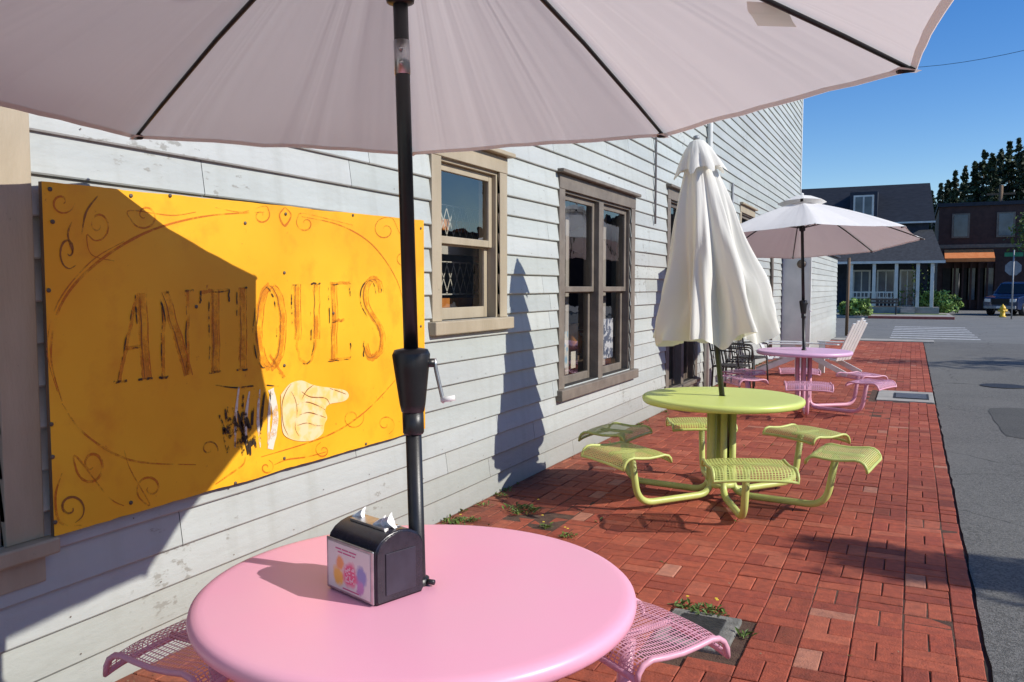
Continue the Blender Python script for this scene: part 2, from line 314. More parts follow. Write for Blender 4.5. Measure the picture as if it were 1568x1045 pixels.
for jy in range(-18,ny//2):
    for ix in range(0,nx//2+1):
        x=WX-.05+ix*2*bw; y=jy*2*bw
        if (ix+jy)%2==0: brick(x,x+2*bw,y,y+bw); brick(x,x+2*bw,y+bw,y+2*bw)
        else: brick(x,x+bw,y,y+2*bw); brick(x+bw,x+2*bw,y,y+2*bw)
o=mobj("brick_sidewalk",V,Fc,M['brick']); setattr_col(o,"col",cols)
box("concrete_kerb",None,M['conc'],(WX,26.25,-.05),(.6,27.1,.015),.01)
e=empty("utility_cover",(0,0,0))
box("concrete_ring",e,M['concd'],(-.99,3.46,-.04),(-.67,3.85,.012),.008)
box("lid",e,M['iron'],(-.93,3.52,.0125),(-.73,3.79,.019),.003)
e=empty("storm_drain",(0,0,0))
box("slab",e,M['conc'],(-.41,12.41,-.05),(.31,13.59,.008),.006)
box("frame",e,M['iron'],(-.2,12.65,.0085),(.25,13.3,.014),.002)
for i in range(8): box("bar_%d"%i,e,M['grey'],(-.17,12.70+i*.07,.015),(.22,12.73+i*.07,.022))
lathe("manhole_cover",None,M['iron'],[(.33,-.022),(.33,-.012),(.3,-.010),(0.01,-.010)],1.35,15.2,n=32,smooth=False)
V=[];n=26
for i in range(n):
    a=2*math.pi*i/n; V.append((1.9+1.0*max(-1,min(1,1.3*math.cos(a)))+.03*random.random(),11.2+1.3*max(-1,min(1,1.3*math.sin(a)))+.03*random.random(),-.018))
mobj("asphalt_patch",V,[tuple(range(n))],asphalt("asphalt_patch_mat",(.06,.06,.058),(.085,.085,.08),(.11,.11,.1),False))
V=[];Fc=[]
for i in range(7):
    y=28.4+i*1.35; k=len(V); V+=[(-.6,y,-.0215),(1.9,y,-.0215),(1.9,y+.5,-.0215),(-.6,y+.5,-.0215)]; Fc.append((k,k+1,k+2,k+3))
mobj("crosswalk_marking",V,Fc,M['line'])
box("far_sidewalk",None,M['conc'],(-60,46.0,-.05),(1.9,53,.10),.03)
box("far_sidewalk",None,M['conc'],(9.0,46.0,-.05),(60,60,.10),.03)
box("red_kerb",None,mat("red_kerb_paint",(.35,.08,.06),(.42,.13,.1),scale=5,rough=.8),(-2,45.86,-.05),(1.9,45.99,.11),.01)

# ---------------------------------------------------------------- main building
B=empty("clapboard_building")
OPEN=[(4.68,5.53,1.33,2.40),(6.82,8.72,.66,2.42),(.30,1.75,.66,2.42),(10.35,11.75,.25,2.68),(15.15,16.35,1.0,2.9)]
rowh=.15; V=[];Fc=[];cols=[]
def wob(row,y): 
    return noise.noise(Vector((y*.9,row*7.3,0)))*.005, noise.noise(Vector((y*.7,row*3.1,5)))*.007
def piece(row,y0,y1,za,zb,col):
    zr0=row*rowh; n=max(1,int((y1-y0)/.3)+1)
    if y1-y0<.01 or zb-za<.004: return
    lipped = abs(za-zr0)<1e-6
    st=len(V)
    for i in range(n+1):
        y=y0+(y1-y0)*i/n; dx,dz=wob(row,y)
        def X(z): return WX+.006+.020*(1-(z-zr0)/rowh)+dx
        dzb=dz if lipped else 0
        V.append((WX-.004,y,za+dzb)); V.append((X(za)-.004,y,za+dzb)); V.append((X(za)+.0,y,za+.006+dzb)); V.append((X(zb),y,zb))
    for i in range(n):
        a=st+i*4; b=a+4
        for k in range(3):
            Fc.append((a+k,b+k,b+k+1,a+k+1)); cols.append(col)
    Fc.append((st,st+1,st+2,st+3)); cols.append((.3,.3,.3)); a=st+n*4; Fc.append((a+3,a+2,a+1,a)); cols.append((.3,.3,.3))
NR=48
for row in range(0,NR):
    z0=row*rowh; z1=z0+rowh+.004
    y=-6-random.random()*3
    while y<23.5:
        L_=random.uniform(1.4,4.6); ye_=min(y+L_,23.5)
        v=random.gauss(1,.045); col=(v*random.uniform(.985,1.015),v,v*random.uniform(.98,1.02))
        s0,s1=y+.0018,ye_-.0018
        holes=[h for h in OPEN if h[2]<z1 and h[3]>z0 and h[0]<ye_ and h[1]>y]
        cur=s0
        for h in sorted(holes):
            a=max(h[0],s0); b=min(h[1],s1)
            if a>cur: piece(row,cur,a,z0,z1,col)
            if b>a:
                if h[2]>z0: piece(row,a,b,z0,min(h[2],z1),col)
                if h[3]<z1: piece(row,a,b,max(h[3],z0),z1,col)
            cur=max(cur,b)
        if s1>cur: piece(row,cur,s1,z0,z1,col)
        y=ye_
o=mobj("siding",V,Fc,M['siding'],B); setattr_col(o,"col",cols)
V=[];Fc=[]
for row in range(0,20):
    y=1.0+random.random()*.4
    while y<12:
        z=row*rowh+.03+random.uniform(-.006,.006)
        if random.random()<.5 and not any(h[0]-.2<y<h[1]+.2 and h[2]-.15<z<h[3]+.2 for h in OPEN):
            k=len(V); x=WX+.0265
            for q in range(6): V.append((x,y+.0035*math.cos(q*1.047),z+.0035*math.sin(q*1.047)))
            Fc.append(tuple(range(k,k+6)))
        y+=.41
mobj("nail_heads",V,Fc,mat("rusty_nail",(.12,.09,.07),(.2,.16,.12),scale=30,rough=.8),B)
ys=[-8]
for h in sorted(OPEN): ys+= [h[0],h[1]]
ys.append(23.49)
for i in range(0,len(ys),2): box("wall_core",B,M['dark'],(WX-.12,ys[i],-.05),(WX-.006,ys[i+1],7.2))
for h in OPEN:
    box("wall_core",B,M['dark'],(WX-.12,h[0],-.05),(WX-.006,h[1],h[2]))
    box("wall_core",B,M['dark'],(WX-.12,h[0],h[3]),(WX-.006,h[1],7.2))
box("room_floor",B,mat("room_floor",(.10,.06,.035),(.14,.09,.05),scale=4,rough=.7),(-8,-8,-.05),(WX-.13,23.3,.1))
box("room_back",B,mat("room_back",(.07,.05,.035),(.12,.09,.06),scale=1.2,rough=.9),(-8.2,-8,-.05),(-8,23.3,7.2))
box("roof",B,M['roofd'],(-14,-8.4,7.21),(WX+.35,23.9,7.4))
box("end_wall",B,M['white'],(-14,23.3,-.05),(WX-.13,23.47,7.2))
box("corner_board",B,M['white'],(WX-.02,23.50,0),(WX+.035,23.62,7.2),.004)
box("foundation",B,M['concd'],(WX-.05,-8,-.06),(WX+.004,23.48,.03))
def window(name,y0,y1,z0,z1,cw,tm,sm,units=1,cap=True,sillh=.05,apron=True):
    e=empty(name); e.parent=B
    px=WX+.030
    box("casing_l",e,tm,(WX-.03,y0,z0+sillh),(px,y0+cw,z1-cw),.004)
    box("casing_r",e,tm,(WX-.03,y1-cw,z0+sillh),(px,y1,z1-cw),.004)
    box("head",e,tm,(WX-.03,y0,z1-cw+.001),(px+.003,y1,z1),.004)
    if cap: box("cap",e,tm,(WX-.03,y0-.04,z1+.001),(px+.055,y1+.04,z1+.035),.008)
    box("sill",e,tm,(WX-.1,y0-.03,z0+.001),(px+.045,y1+.03,z0+sillh-.001),.008)
    if apron: box("apron",e,tm,(WX-.02,y0,z0-.10),(px+.001,y1,z0),.004)
    iy0=y0+cw; iy1=y1-cw; iz0=z0+sillh; iz1=z1-cw
    jx=WX-.14
    box("jamb_l",e,sm,(jx,iy0+.0005,iz0),(WX+.005,iy0+.022,iz1),.002)
    box("jamb_r",e,sm,(jx,iy1-.022,iz0),(WX+.005,iy1-.0005,iz1),.002)
    box("jamb_t",e,sm,(jx,iy0+.023,iz1-.022),(WX+.004,iy1-.023,iz1-.0005),.002)
    mw=.13 if units>1 else 0
    n=units; wtot=(iy1-iy0-.046-mw*(n-1))/n
    for u in range(n):
        a=iy0+.023+u*(wtot+mw); b=a+wtot
        if u<n-1: box("mullion",e,tm,(jx,b+.001,iz0),(px-.006,b+mw-.001,iz1-.023),.004)
        zm=(iz0+iz1)/2
        for (s0,s1,xx,nm) in ((zm-.02,iz1-.023,WX-.045,"upper"),(iz0+.001,zm+.02,WX-.085,"lower")):
            sw=.05
            box(nm+"_stile_l",e,sm,(xx-.017,a,s0),(xx+.017,a+sw,s1),.004)
            box(nm+"_stile_r",e,sm,(xx-.017,b-sw,s0),(xx+.017,b,s1),.004)
            box(nm+"_rail_t",e,sm,(xx-.016,a+sw,s1-sw),(xx+.016,b-sw,s1),.004)
            bh=sw*(1.6 if nm=="lower" else 1)
            box(nm+"_rail_b",e,sm,(xx-.016,a+sw,s0),(xx+.016,b-sw,s0+bh),.004)
            mobj(nm+"_glass",[(xx,a+sw-.005,s0+bh-.005),(xx,b-sw+.005,s0+bh-.005),(xx,b-sw+.005,s1-sw+.005),(xx,a+sw-.005,s1-sw+.005)],[(0,1,2,3)],M['glass'],e)
    return e
window("sash_window",4.56,5.65,1.24,2.52,.12,M['trim'],M['trim'],1,sillh=.09,apron=False)
window("double_window",6.68,8.86,.55,2.54,.13,M['taupe'],M['taupe'],2,sillh=.10,apron=False)
window("near_window",.16,1.89,.60,2.54,.14,M['trim'],M['taupe'],1,sillh=.06)
window("entry_window",10.2,11.9,.2,2.8,.14,M['taupe'],M['brown'],2,sillh=.05)
window("far_window",15,16.5,.95,3.02,.13,M['trim'],M['taupe'],1,sillh=.05)
inn=empty("window_display"); inn.parent=B
cream=mat("cream_blind",(.62,.58,.46),(.7,.66,.55),scale=6,rough=.9); orng=mat("orange_panel",(.62,.20,.03),(.75,.3,.05),scale=9,rough=.7)
curt=mat("curtain",(.45,.40,.33),(.62,.57,.5),scale=3,rough=.95,stretch=(1,9,.3))
box("shelf_a",inn,orng,(WX-.40,4.6,1.98),(WX-.35,5.9,2.06)); box("shelf_b",inn,orng,(WX-.40,4.6,1.40),(WX-.35,5.9,1.47))
box("shelf_c",inn,cream,(WX-.41,4.6,1.80),(WX-.36,5.9,1.87))
V=[];Fc=[]
def strut(p,q,wd=.005,x=WX-.33):
    p=Vector(p);q=Vector(q);d=(q-p).normalized();n_=Vector((-d.y,d.x))*wd;k=len(V)
    for s in (p+n_,p-n_,q-n_,q+n_): V.append((x,s.x,s.y))
    Fc.append((k,k+1,k+2,k+3))
for zz in (1.5,1.92):
    for i in range(11):
        y=4.75+i*.1; strut((y,zz),(y+.12,zz+.24)); strut((y+.12,zz),(y,zz+.24))
    strut((4.7,zz),(5.9,zz)); strut((4.7,zz+.24),(5.9,zz+.24))
mobj("leaded_panel",V,Fc,cream,inn)
for (a,b) in ((6.95,7.06),(7.47,7.56),(8.0,8.1),(8.55,8.66)):
    box("curtain",inn,curt,(WX-.25,a,.7),(WX-.235,b,2.4))
box("poster",inn,mat("poster_white",(.75,.75,.75),(.12,.14,.2),scale=16,rough=.6,lo=.47,hi=.5),(WX-.108,8.22,.80),(WX-.106,8.52,1.22))
box("poster",inn,mat("poster_blue",(.30,.5,.62),(.72,.7,.62),scale=10,rough=.6,lo=.45,hi=.5),(WX-.108,7.0,.80),(WX-.106,7.22,1.14))
box("card",inn,cream,(WX-.108,7.3,.78),(WX-.106,7.42,.94))
box("table",inn,M['wood'],(WX-1.3,6.9,.75),(WX-.5,9.6,.8))
lathe("lampshade",inn,cream,[(.20,1.45),(.10,1.75)],WX-.7,7.6,n=20); lathe("lamp_base",inn,M['steel'],[(.07,.8),(.09,.95),(.02,1.1),(.02,1.45)],WX-.7,7.6,n=16)
lathe("vase",inn,orng,[(.05,.8),(.11,.95),(.05,1.1),(.07,1.15)],WX-.6,8.6,n=16)
lathe("paper_lantern",inn,cream,[(.03,1.95),(.14,2.0),(.18,2.1),(.14,2.2),(.03,2.25)],WX-.7,9.1,n=20)
for i in range(6): box("book_%d"%i,inn,[orng,cream,M['maroon'],M['sgreen'],M['navy'],cream][i],(WX-.75,8.8+i*.05,.801),(WX-.58,8.843+i*.05,1.0+.03*(i%3)))
box("sign_inside",inn,mat("red_sign",(.5,.06,.03),(.6,.1,.04),scale=4),(WX-.6,7.3,2.0),(WX-.58,7.9,2.16))
tube("downpipe",B,M['white'],[(WX+.06,12.35,0.05),(WX+.06,12.35,7.1)],.04)
tube("conduit",B,M['grey'],[(WX+.04,9.6,2.3),(WX+.04,9.6,7.1)],.013)
tube("conduit",B,M['grey'],[(WX+.04,14.2,.3),(WX+.04,14.2,3.3)],.02)
tube("conduit",B,M['brown'],[(WX+.05,18.6,0),(WX+.05,18.6,3.2)],.04)
AN=empty("siding_annex")
V=[];Fc=[];cols=[]
ax=-2.14; ay0=20.4; ay1=28.0
box("front_wall",AN,M['white'],(WX+.03,ay0,0),(ax-.02,ay0+.06,2.46))
for r_ in range(17):
    z=r_*.145; k=len(V); V+=[(ax,ay0,z),(ax,ay1,z),(ax-.016,ay1,z+.145),(ax-.016,ay0,z+.145),(ax-.016,ay0,z),(ax-.016,ay1,z)]
    Fc+= [(k,k+1,k+2,k+3),(k+4,k+5,k+1,k)]; c=random.uniform(1.0,1.12); cols+=[(c,c,c)]*2
o=mobj("side_siding",V,Fc,M['siding'],AN); setattr_col(o,"col",cols)
box("side_core",AN,M['white'],(-6,ay0+.07,0),(ax-.025,ay1,2.44))
box("annex_roof",AN,M['roofd'],(-6,ay0-.08,2.47),(ax+.08,ay1+.1,2.53))
box("corner_trim",AN,M['white'],(ax-.018,ay0-.012,0),(ax+.012,ay0+.08,2.45),.003)
tube("porthole",AN,M['brown'],[(-2.35,ay0-.02,2.1),(-2.35,ay0-.005,2.1)],.10,n=20)

# ---------------------------------------------------------------- painted sign
SG=empty("painted_wooden_sign"); SX=WX+.062
pts=[hitX(65,278,SX),hitX(650,338,SX),hitX(650,657,SX),hitX(82,822,SX)]
sy0=(pts[0].y+pts[3].y)/2; sy1=(pts[1].y+pts[2].y)/2
def sign_mat():
    m=mat("sign_orange",(.84,.38,.010),(.92,.47,.018),scale=1.8,rough=.45,bump=.12,bscale=25,bdist=.004,detail=7,speck=(30,.66,(.55,.17,.012)))
    nt=m.node_tree;N=nt.nodes;L=nt.links;b=N["Principled BSDF"]; src=b.inputs["Base Color"].links[0].from_socket
    tc=N.new("ShaderNodeTexCoord"); n=N.new("ShaderNodeTexNoise"); n.inputs["Scale"].default_value=5; n.inputs["Detail"].default_value=7; n.inputs["Roughness"].default_value=.65; L.new(tc.outputs["Object"],n.inputs[0])
    cr=N.new("ShaderNodeMapRange"); cr.inputs[1].default_value=.52; cr.inputs[2].default_value=.72; cr.inputs[3].default_value=0; cr.inputs[4].default_value=.6; L.new(n.outputs[0],cr.inputs[0])
    mx=N.new("ShaderNodeMix"); mx.data_type='RGBA'; L.new(cr.outputs[0],mx.inputs[0]); L.new(src,mx.inputs[6]); mx.inputs[7].default_value=(.74,.27,.01,1); L.new(mx.outputs[2],b.inputs["Base Color"])
    return m
M['sign']=sign_mat()
bm=bmesh.new()
def sbz(t,top): 
    a=(pts[0].z,pts[1].z) if top else (pts[3].z,pts[2].z); return a[0]*(1-t)+a[1]*t+.006*noise.noise(Vector((t*9,3 if top else 8,0)))+.003*noise.noise(Vector((t*40,3 if top else 8,0)))
nseg=90; fr=[];bk=[]
for i in range(nseg+1):
    t=i/nseg; y=sy0+(sy1-sy0)*t
    fr.append((bm.verts.new((SX,y,sbz(t,0))),bm.verts.new((SX,y,sbz(t,1))))); bk.append((bm.verts.new((SX-.018,y,sbz(t,0))),bm.verts.new((SX-.018,y,sbz(t,1)))))
for i in range(nseg):
    bm.faces.new((fr[i][0],fr[i+1][0],fr[i+1][1],fr[i][1])); bm.faces.new((bk[i][0],bk[i][1],bk[i+1][1],bk[i+1][0]))
    for q in (bm.faces.new((fr[i][1],fr[i+1][1],bk[i+1][1],bk[i][1])), bm.faces.new((fr[i][0],bk[i][0],bk[i+1][0],fr[i+1][0]))): q.material_index=1
for q in (bm.faces.new((fr[0][0],fr[0][1],bk[0][1],bk[0][0])),bm.faces.new((fr[-1][0],bk[-1][0],bk[-1][1],fr[-1][1]))): q.material_index=1
bobj("board",bm,[M['sign'],M['wood']],SG)
box("batten",SG,M['wood'],(WX+.02,sy0+.1,.9),(SX-.019,sy0+.18,1.8)); box("batten",SG,M['wood'],(WX+.02,sy1-.2,.9),(SX-.019,sy1-.12,1.8))
def worn(name,c,cover=.5,sc=14,soft=.07):
    m=mat(name,c,rough=.5); nt=m.node_tree;N=nt.nodes;L=nt.links;b=N["Principled BSDF"]; out=N["Material Output"]
    tc=N.new("ShaderNodeTexCoord"); n=N.new("ShaderNodeTexNoise"); n.inputs["Scale"].default_value=sc; n.inputs["Detail"].default_value=8; n.inputs["Roughness"].default_value=.7; L.new(tc.outputs["Object"],n.inputs[0])
    cr=N.new("ShaderNodeValToRGB"); cr.color_ramp.elements[0].position=cover-soft; cr.color_ramp.elements[1].position=cover+soft; L.new(n.outputs[0],cr.inputs[0])
    t=N.new("ShaderNodeBsdfTransparent"); mx=N.new("ShaderNodeMixShader"); L.new(cr.outputs[0],mx.inputs[0]); L.new(b.outputs[0],mx.inputs[1]); L.new(t.outputs[0],mx.inputs[2]); L.new(mx.outputs[0],out.inputs[0]); return m
M['wred']=worn("worn_red",(.62,.17,.01),.50,9,.12); M['wblk']=worn("worn_black",(.035,.022,.012),.50,11,.035); M['wwht']=worn("worn_white",(.72,.66,.55),.56)
M['wfil']=worn("worn_letter_fill",(.70,.25,.012),.46,7,.14)
M['wbrn']=worn("worn_brown",(.28,.10,.02),.54,10,.08); M['hand']=mat("hand_paint",(.80,.62,.34),(.86,.55,.16),scale=18,rough=.5,lo=.45,hi=.62)
strokes={k:[[],[]] for k in ('wred','wblk','wwht','wbrn','wfil')}
lay={'wfil':.0008,'wred':.0013,'wbrn':.0018,'wwht':.0024,'wblk':.0030}
def smooth(pp,n=6):
    if len(pp)<3: return pp
    out=[]
    for i in range(len(pp)-1):
        p0=pp[max(i-1,0)];p1=pp[i];p2=pp[i+1];p3=pp[min(i+2,len(pp)-1)]
        for k in range(n):
            t=k/n
            out.append(tuple(.5*((2*p1[j])+(-p0[j]+p2[j])*t+(2*p0[j]-5*p1[j]+4*p2[j]-p3[j])*t*t+(-p0[j]+3*p1[j]-3*p2[j]+p3[j])*t**3) for j in (0,1)))
    out.append(pp[-1]); return out
def stroke(kind,pp,wd=.006,taper=True,sm=True,dx=0):
    V,Fc=strokes[kind]; X=SX+lay[kind]+dx
    q=[hitX(a,b,X) for a,b in (smooth(pp) if sm else pp)]
    st=len(V)
    for i,p in enumerate(q):
        d=(q[min(i+1,len(q)-1)]-q[max(i-1,0)]); d.x=0
        if d.length<1e-7: d=Vector((0,1,0))
        d.normalize(); nn=Vector((0,-d.z,d.y)); t=i/(len(q)-1)
        w_=wd*((.35+.65*math.sin(math.pi*min(max(t,.02),.98))) if taper else 1)*(1+.35*noise.noise(Vector((i*.5,st,0))))
        V.append(p+nn*w_); V.append(p-nn*w_)
    for i in range(len(q)-1):
        a=st+2*i; Fc.append((a,a+1,a+3,a+2))
def spiral(cx,cy,r0,turns,a0,sgn,kind='wred',wd=.005,tail=None,sx=1,sy=1):
    pp=[]
    n=int(turns*10)
    for i in range(n+1):
        t=i/n; a=math.radians(a0)+sgn*t*turns*2*math.pi; r=r0*(.15+.85*t); pp.append((cx+r*math.cos(a)*sx,cy+r*math.sin(a)*sy))
    if tail: pp+=tail
    stroke(kind,pp,wd*.8)
stroke('wred',[(95,615),(78,545),(92,470),(140,410),(220,358),(310,332),(405,325)],.0055)
stroke('wred',[(88,600),(72,535),(88,465),(138,402),(190,370)],.003)
stroke('wred',[(462,332),(520,345),(570,375),(608,430),(622,490)],.0045)
stroke('wred',[(95,618),(130,665),(200,705),(300,712)],.0045); stroke('wred',[(400,700),(500,668),(560,630),(612,575)],.0045)
spiral(150,345,26,1.4,0,1,sx=.8,tail=[(140,390),(175,400)]); spiral(105,385,24,1.2,120,-1,'wbrn',sx=.7,sy=1.2)
spiral(222,330,24,1.3,90,1,tail=[(262,330),(300,325)]); spiral(95,310,20,1.1,40,-1,'wred')
spiral(468,342,16,1.2,180,1,tail=[(500,335),(540,345)]); spiral(400,330,15,1.2,0,-1,tail=[(370,325),(330,318)])
stroke('wred',[(436,318),(428,330),(436,346),(446,330),(437,318)],.006)
spiral(590,352,20,1.3,200,1,tail=[(615,360),(635,350)]); spiral(618,395,17,1.2,30,-1)
spiral(140,712,32,1.4,60,1,'wred',.007,sx=.8,sy=1.0,tail=[(165,760),(190,775)]); spiral(230,748,24,1.3,200,-1,'wred',.006,tail=[(200,720),(190,690)])
spiral(108,778,24,1.2,0,1,'wbrn',.006); stroke('wred',[(95,725),(85,760),(92,800),(125,805)],.005)
spiral(320,688,16,1.2,0,1,'wbrn'); spiral(540,640,18,1.3,90,-1); spiral(590,650,16,1.2,0,1); spiral(495,690,13,1.2,180,1); spiral(408,716,12,1.2,0,-1)
stroke('wred',[(420,712),(440,704),(470,700),(500,692)],.004); stroke('wred',[(330,742),(350,728),(372,712),(376,700)],.005)
stroke('wbrn',[(150,300),(132,325),(125,360)],.004); stroke('wbrn',[(112,388),(104,360),(110,340)],.004)
def arc(cx,cy,rx,ry,a0,a1,n=12): return [(cx+rx*math.cos(math.radians(a0+(a1-a0)*i/n)),cy+ry*math.sin(math.radians(a0+(a1-a0)*i/n))) for i in range(n+1)]
H='h';K='k'
GL={
'A':[(H,[(.72,0),(.86,1)]),(K,[(.62,.02),(.18,1)]),(K,[(.32,.62),(.78,.62)]),('s',[(.02,1),(.38,1)]),('s',[(.66,1),(1.04,1)])],
'N':[(K,[(.15,0),(.15,1)]),(H,[(.15,0),(.85,1)]),(K,[(.85,0),(.85,1)]),('s',[(0,0),(.3,0)]),('s',[(0,1),(.32,1)]),('s',[(.7,0),(1,0)])],
'T':[(H,[(.5,0),(.5,1)]),(K,[(.02,.02),(.98,.02)]),('s',[(.02,.02),(.02,.16)]),('s',[(.98,.02),(.98,.16)]),('s',[(.3,1),(.72,1)])],
'I':[(H,[(.5,0),(.5,1)]),('s',[(.1,0),(.9,0)]),('s',[(.1,1),(.9,1)])],
'Q':[(H,arc(.5,.5,.42,.5,90,270)),(H,arc(.5,.5,.42,.5,-90,90)),(K,[(.5,.85),(.75,1.02),(1.0,1.14)])],
'U':[(H,[(.18,0),(.18,.7)]),(K,arc(.51,.7,.33,.3,180,0)),(H,[(.84,.7),(.84,0)]),('s',[(0,0),(.36,0)]),('s',[(.68,0),(1,0)])],
'E':[(H,[(.25,0),(.25,1)]),(K,[(.1,.01),(.9,.01)]),(K,[(.25,.49),(.7,.49)]),(K,[(.1,.99),(.92,.99)]),('s',[(.9,.01),(.9,.18)]),('s',[(.92,.99),(.92,.80)])],
'S':[(H,[(.82,.16),(.66,.02),(.4,.0),(.2,.12),(.2,.3),(.45,.46),(.7,.58),(.84,.74),(.78,.92),(.52,1.0),(.28,.97),(.14,.82)]),('s',[(.84,.02),(.84,.2)]),('s',[(.13,.98),(.13,.78)])]}
def yt(x): return 452-(x-170)*24/430
def yb(x): return 586-(x-170)*42/430
def glyph(ch,x0,x1):
    for kind,pl in GL[ch]:
        if len(pl)==2:
            a,b=pl; pl=[(a[0]+(b[0]-a[0])*i/6,a[1]+(b[1]-a[1])*i/6) for i in range(7)]
        P=[(x0+u*(x1-x0)+random.uniform(-1,1),yt(x0+u*(x1-x0))+v*(yb(x0+u*(x1-x0))-yt(x0+u*(x1-x0)))+random.uniform(-1,1)) for u,v in pl]
        if kind=='s': stroke('wblk',P,.0046,False); continue
        wd=.020 if kind==H else .008
        stroke('wfil',P,wd,False)
        px_=wd*1266/hitX(P[0][0],P[0][1],SX).dot(F)
        if kind==H:
            stroke('wred',[(x+px_,y) for x,y in P],.0028,False)
            stroke('wblk',[(x-px_-1,y+2) for x,y in P][:max(3,int(len(P)*random.uniform(.4,1)))],.0042)
            stroke('wbrn',[(x-px_*.3,y) for x,y in P],.003)
        else: stroke('wblk',[(x-px_*.9,y+1.5) for x,y in P][int(len(P)*random.uniform(0,.5)):],.0030)
for ch,x0,x1 in (('A',172,232),('N',243,296),('T',306,352),('I',361,381),('Q',392,436),('U',447,490),('E',501,540),('S',552,590)): glyph(ch,x0,x1)
for i in range(7):
    x=362+i*8; stroke('wblk' if i%2 else 'wwht',[(x+4,594+random.uniform(-3,6)),(x+random.uniform(-3,3),640),(x+random.uniform(-4,6),686+random.uniform(-8,8))],.009)
for i in range(12):
    x=336+i*4; stroke('wblk',[(x,636+random.uniform(-14,24)),(x+8,665),(x+12,694+random.uniform(-14,5))],.011)
stroke('wwht',[(415,596),(422,640),(414,688)],.020,False); stroke('wblk',[(330,590),(362,594),(400,590),(428,592)],.004)
for k,(V,Fc) in strokes.items(): 
    if V and k!='wbrn': mobj("lettering_"+k,V,Fc,M[k],SG)
V,Fc=strokes['wbrn']; mobj("brown_scrolls",V[:],Fc[:],M['wbrn'],SG)  # worn brown paint strokes of the scrolls and letter stems
def poly(name,pp,m,x): mobj(name,[hitX(a,b,x) for a,b in smooth(pp+[pp[0]],5)[:-1]],[tuple(range(len(pp)*5))],m,SG)
poly("pointing_hand",[(430,605),(444,588),(462,583),(480,590),(505,594),(528,598),(534,607),(526,615),(505,619),(498,628),(501,640),(497,650),(494,664),(480,674),(462,676),(446,673),(434,664),(431,640)],M['hand'],SX+.0036)
strokes['wbrn'][0].clear(); strokes['wbrn'][1].clear(); lay['wbrn']=.0042
for pp in ([(462,600),(475,608),(498,610),(505,619)],[(455,620),(470,616),(488,622),(498,628)],[(458,636),(472,632),(488,636),(499,640)],[(455,652),(470,648),(484,652),(495,652)],[(446,600),(452,612),(455,630),(452,655),(458,668)],[(480,590),(470,598),(462,612)],[(505,595),(520,600),(530,604)],[(446,588),(438,600),(432,620),(434,650),(442,668)]):
    stroke('wbrn',pp,.0028)
V,Fc=strokes['wbrn']; mobj("hand_outline",V,Fc,M['wbrn'],SG)
for (a,b) in [(76,290),(80,340),(74,445),(78,650),(80,700),(84,800),(437,328),(435,418),(435,702),(644,350),(644,640),(644,500),(260,300),(375,342),(540,330),(200,770),(360,740),(560,680),(200,300),(300,470),(435,560),(510,480)]:
    p=hitX(a,b,SX); tube("bolt",SG,M['brown'],[(SX,p.y,p.z),(SX+.004,p.y,p.z)],.008,n=8)

# ---------------------------------------------------------------- tables
def seat(parent,name,c,ang,perfm,tubem,W=.255):
    ro=Vector((math.cos(ang),math.sin(ang),0)); ta=Vector((-math.sin(ang),math.cos(ang),0))
    prof=[(-.19,-.050),(-.185,-.028),(-.165,-.008),(-.13,.0),(-.07,-.007),(0,-.011),(.07,-.006),(.13,.001),(.165,-.004),(.19,-.020),(.205,-.045),(.21,-.07)]
    nt_=12; V=[];Fc=[];UV=[]
    s=0; L_=[0]
    for i in range(1,len(prof)): s+=math.hypot(prof[i][0]-prof[i-1][0],prof[i][1]-prof[i-1][1]); L_.append(s)
    def pt(i,t):
        r_,z_=prof[i]; u=-W+2*W*t; k=1-(abs(u)/W)**4*.04
        return c+ro*r_*k+ta*u+Z*(z_-.012*(abs(u)/W)**3+.004)
    for i in range(len(prof)):
        for j in range(nt_+1): V.append(pt(i,j/nt_)); UV.append((-W+2*W*j/nt_,L_[i]))
    for i in range(len(prof)-1):
        for j in range(nt_):
            a=i*(nt_+1)+j; Fc.append((a,a+1,a+nt_+2,a+nt_+1))
    o=mobj(name,V,Fc,perfm,parent,smooth=True)
    uvl=o.data.uv_layers.new(name="UVMap")
    for lp in o.data.loops: uvl.data[lp.index].uv=UV[lp.vertex_index]
    side0=[pt(i,0) for i in range(len(prof))]; side1=[pt(i,1) for i in range(len(prof))]
    loop=side0+[pt(len(prof)-1,j/nt_) for j in range(1,nt_)]+side1[::-1]+[pt(0,1-j/nt_) for j in range(1,nt_)]+[side0[0]]
    tube(name+"_rim",parent,tubem,loop,.010,n=8)
    tube(name+"_brace",parent,tubem,[c-ro*.13-Z*.02,c+ro*.14-Z*.02],.012,n=8)
def table(name,cx,cy,topm,tubem,perfm,a0,W=.255,sr=.84,sz=.445):
    e=empty(name,(cx,cy,0))
    prof=[(.001,.722),(.535,.722),(.547,.712),(.563,.712),(.573,.722),(.577,.738),(.574,.750),(.565,.758),(.55,.7612),(.535,.762),(.30,.762),(.10,.762),(.03,.762),(.027,.7615),(.024,.75)]
    lathe("table_top",e,topm,prof,n=96)
    for k in range(6):
        a=a0+k*math.pi/3; d=Vector((math.cos(a),math.sin(a),0))
        pts=fillet([d*.085+Z*.715,d*.085+Z*.05,d*(sr-.10)+Z*.05,d*(sr-.04)+Z*(sz-.035)],.13,8)
        tube("leg_%d"%k,e,tubem,pts,.024,n=14)
        tube("top_bracket_%d"%k,e,tubem,[d*.05+Z*.712,d*.42+Z*.712],.011,n=8)
        seat(e,"seat_%d"%k,d*sr+Z*sz,a,perfm,tubem,W)
    lathe("collar",e,tubem,[(.11,.10),(.11,.13),(.10,.135),(.03,.135)],n=24)
    lathe("collar_top",e,tubem,[(.14,.69),(.14,.715),(.03,.718)],n=24)
    return e
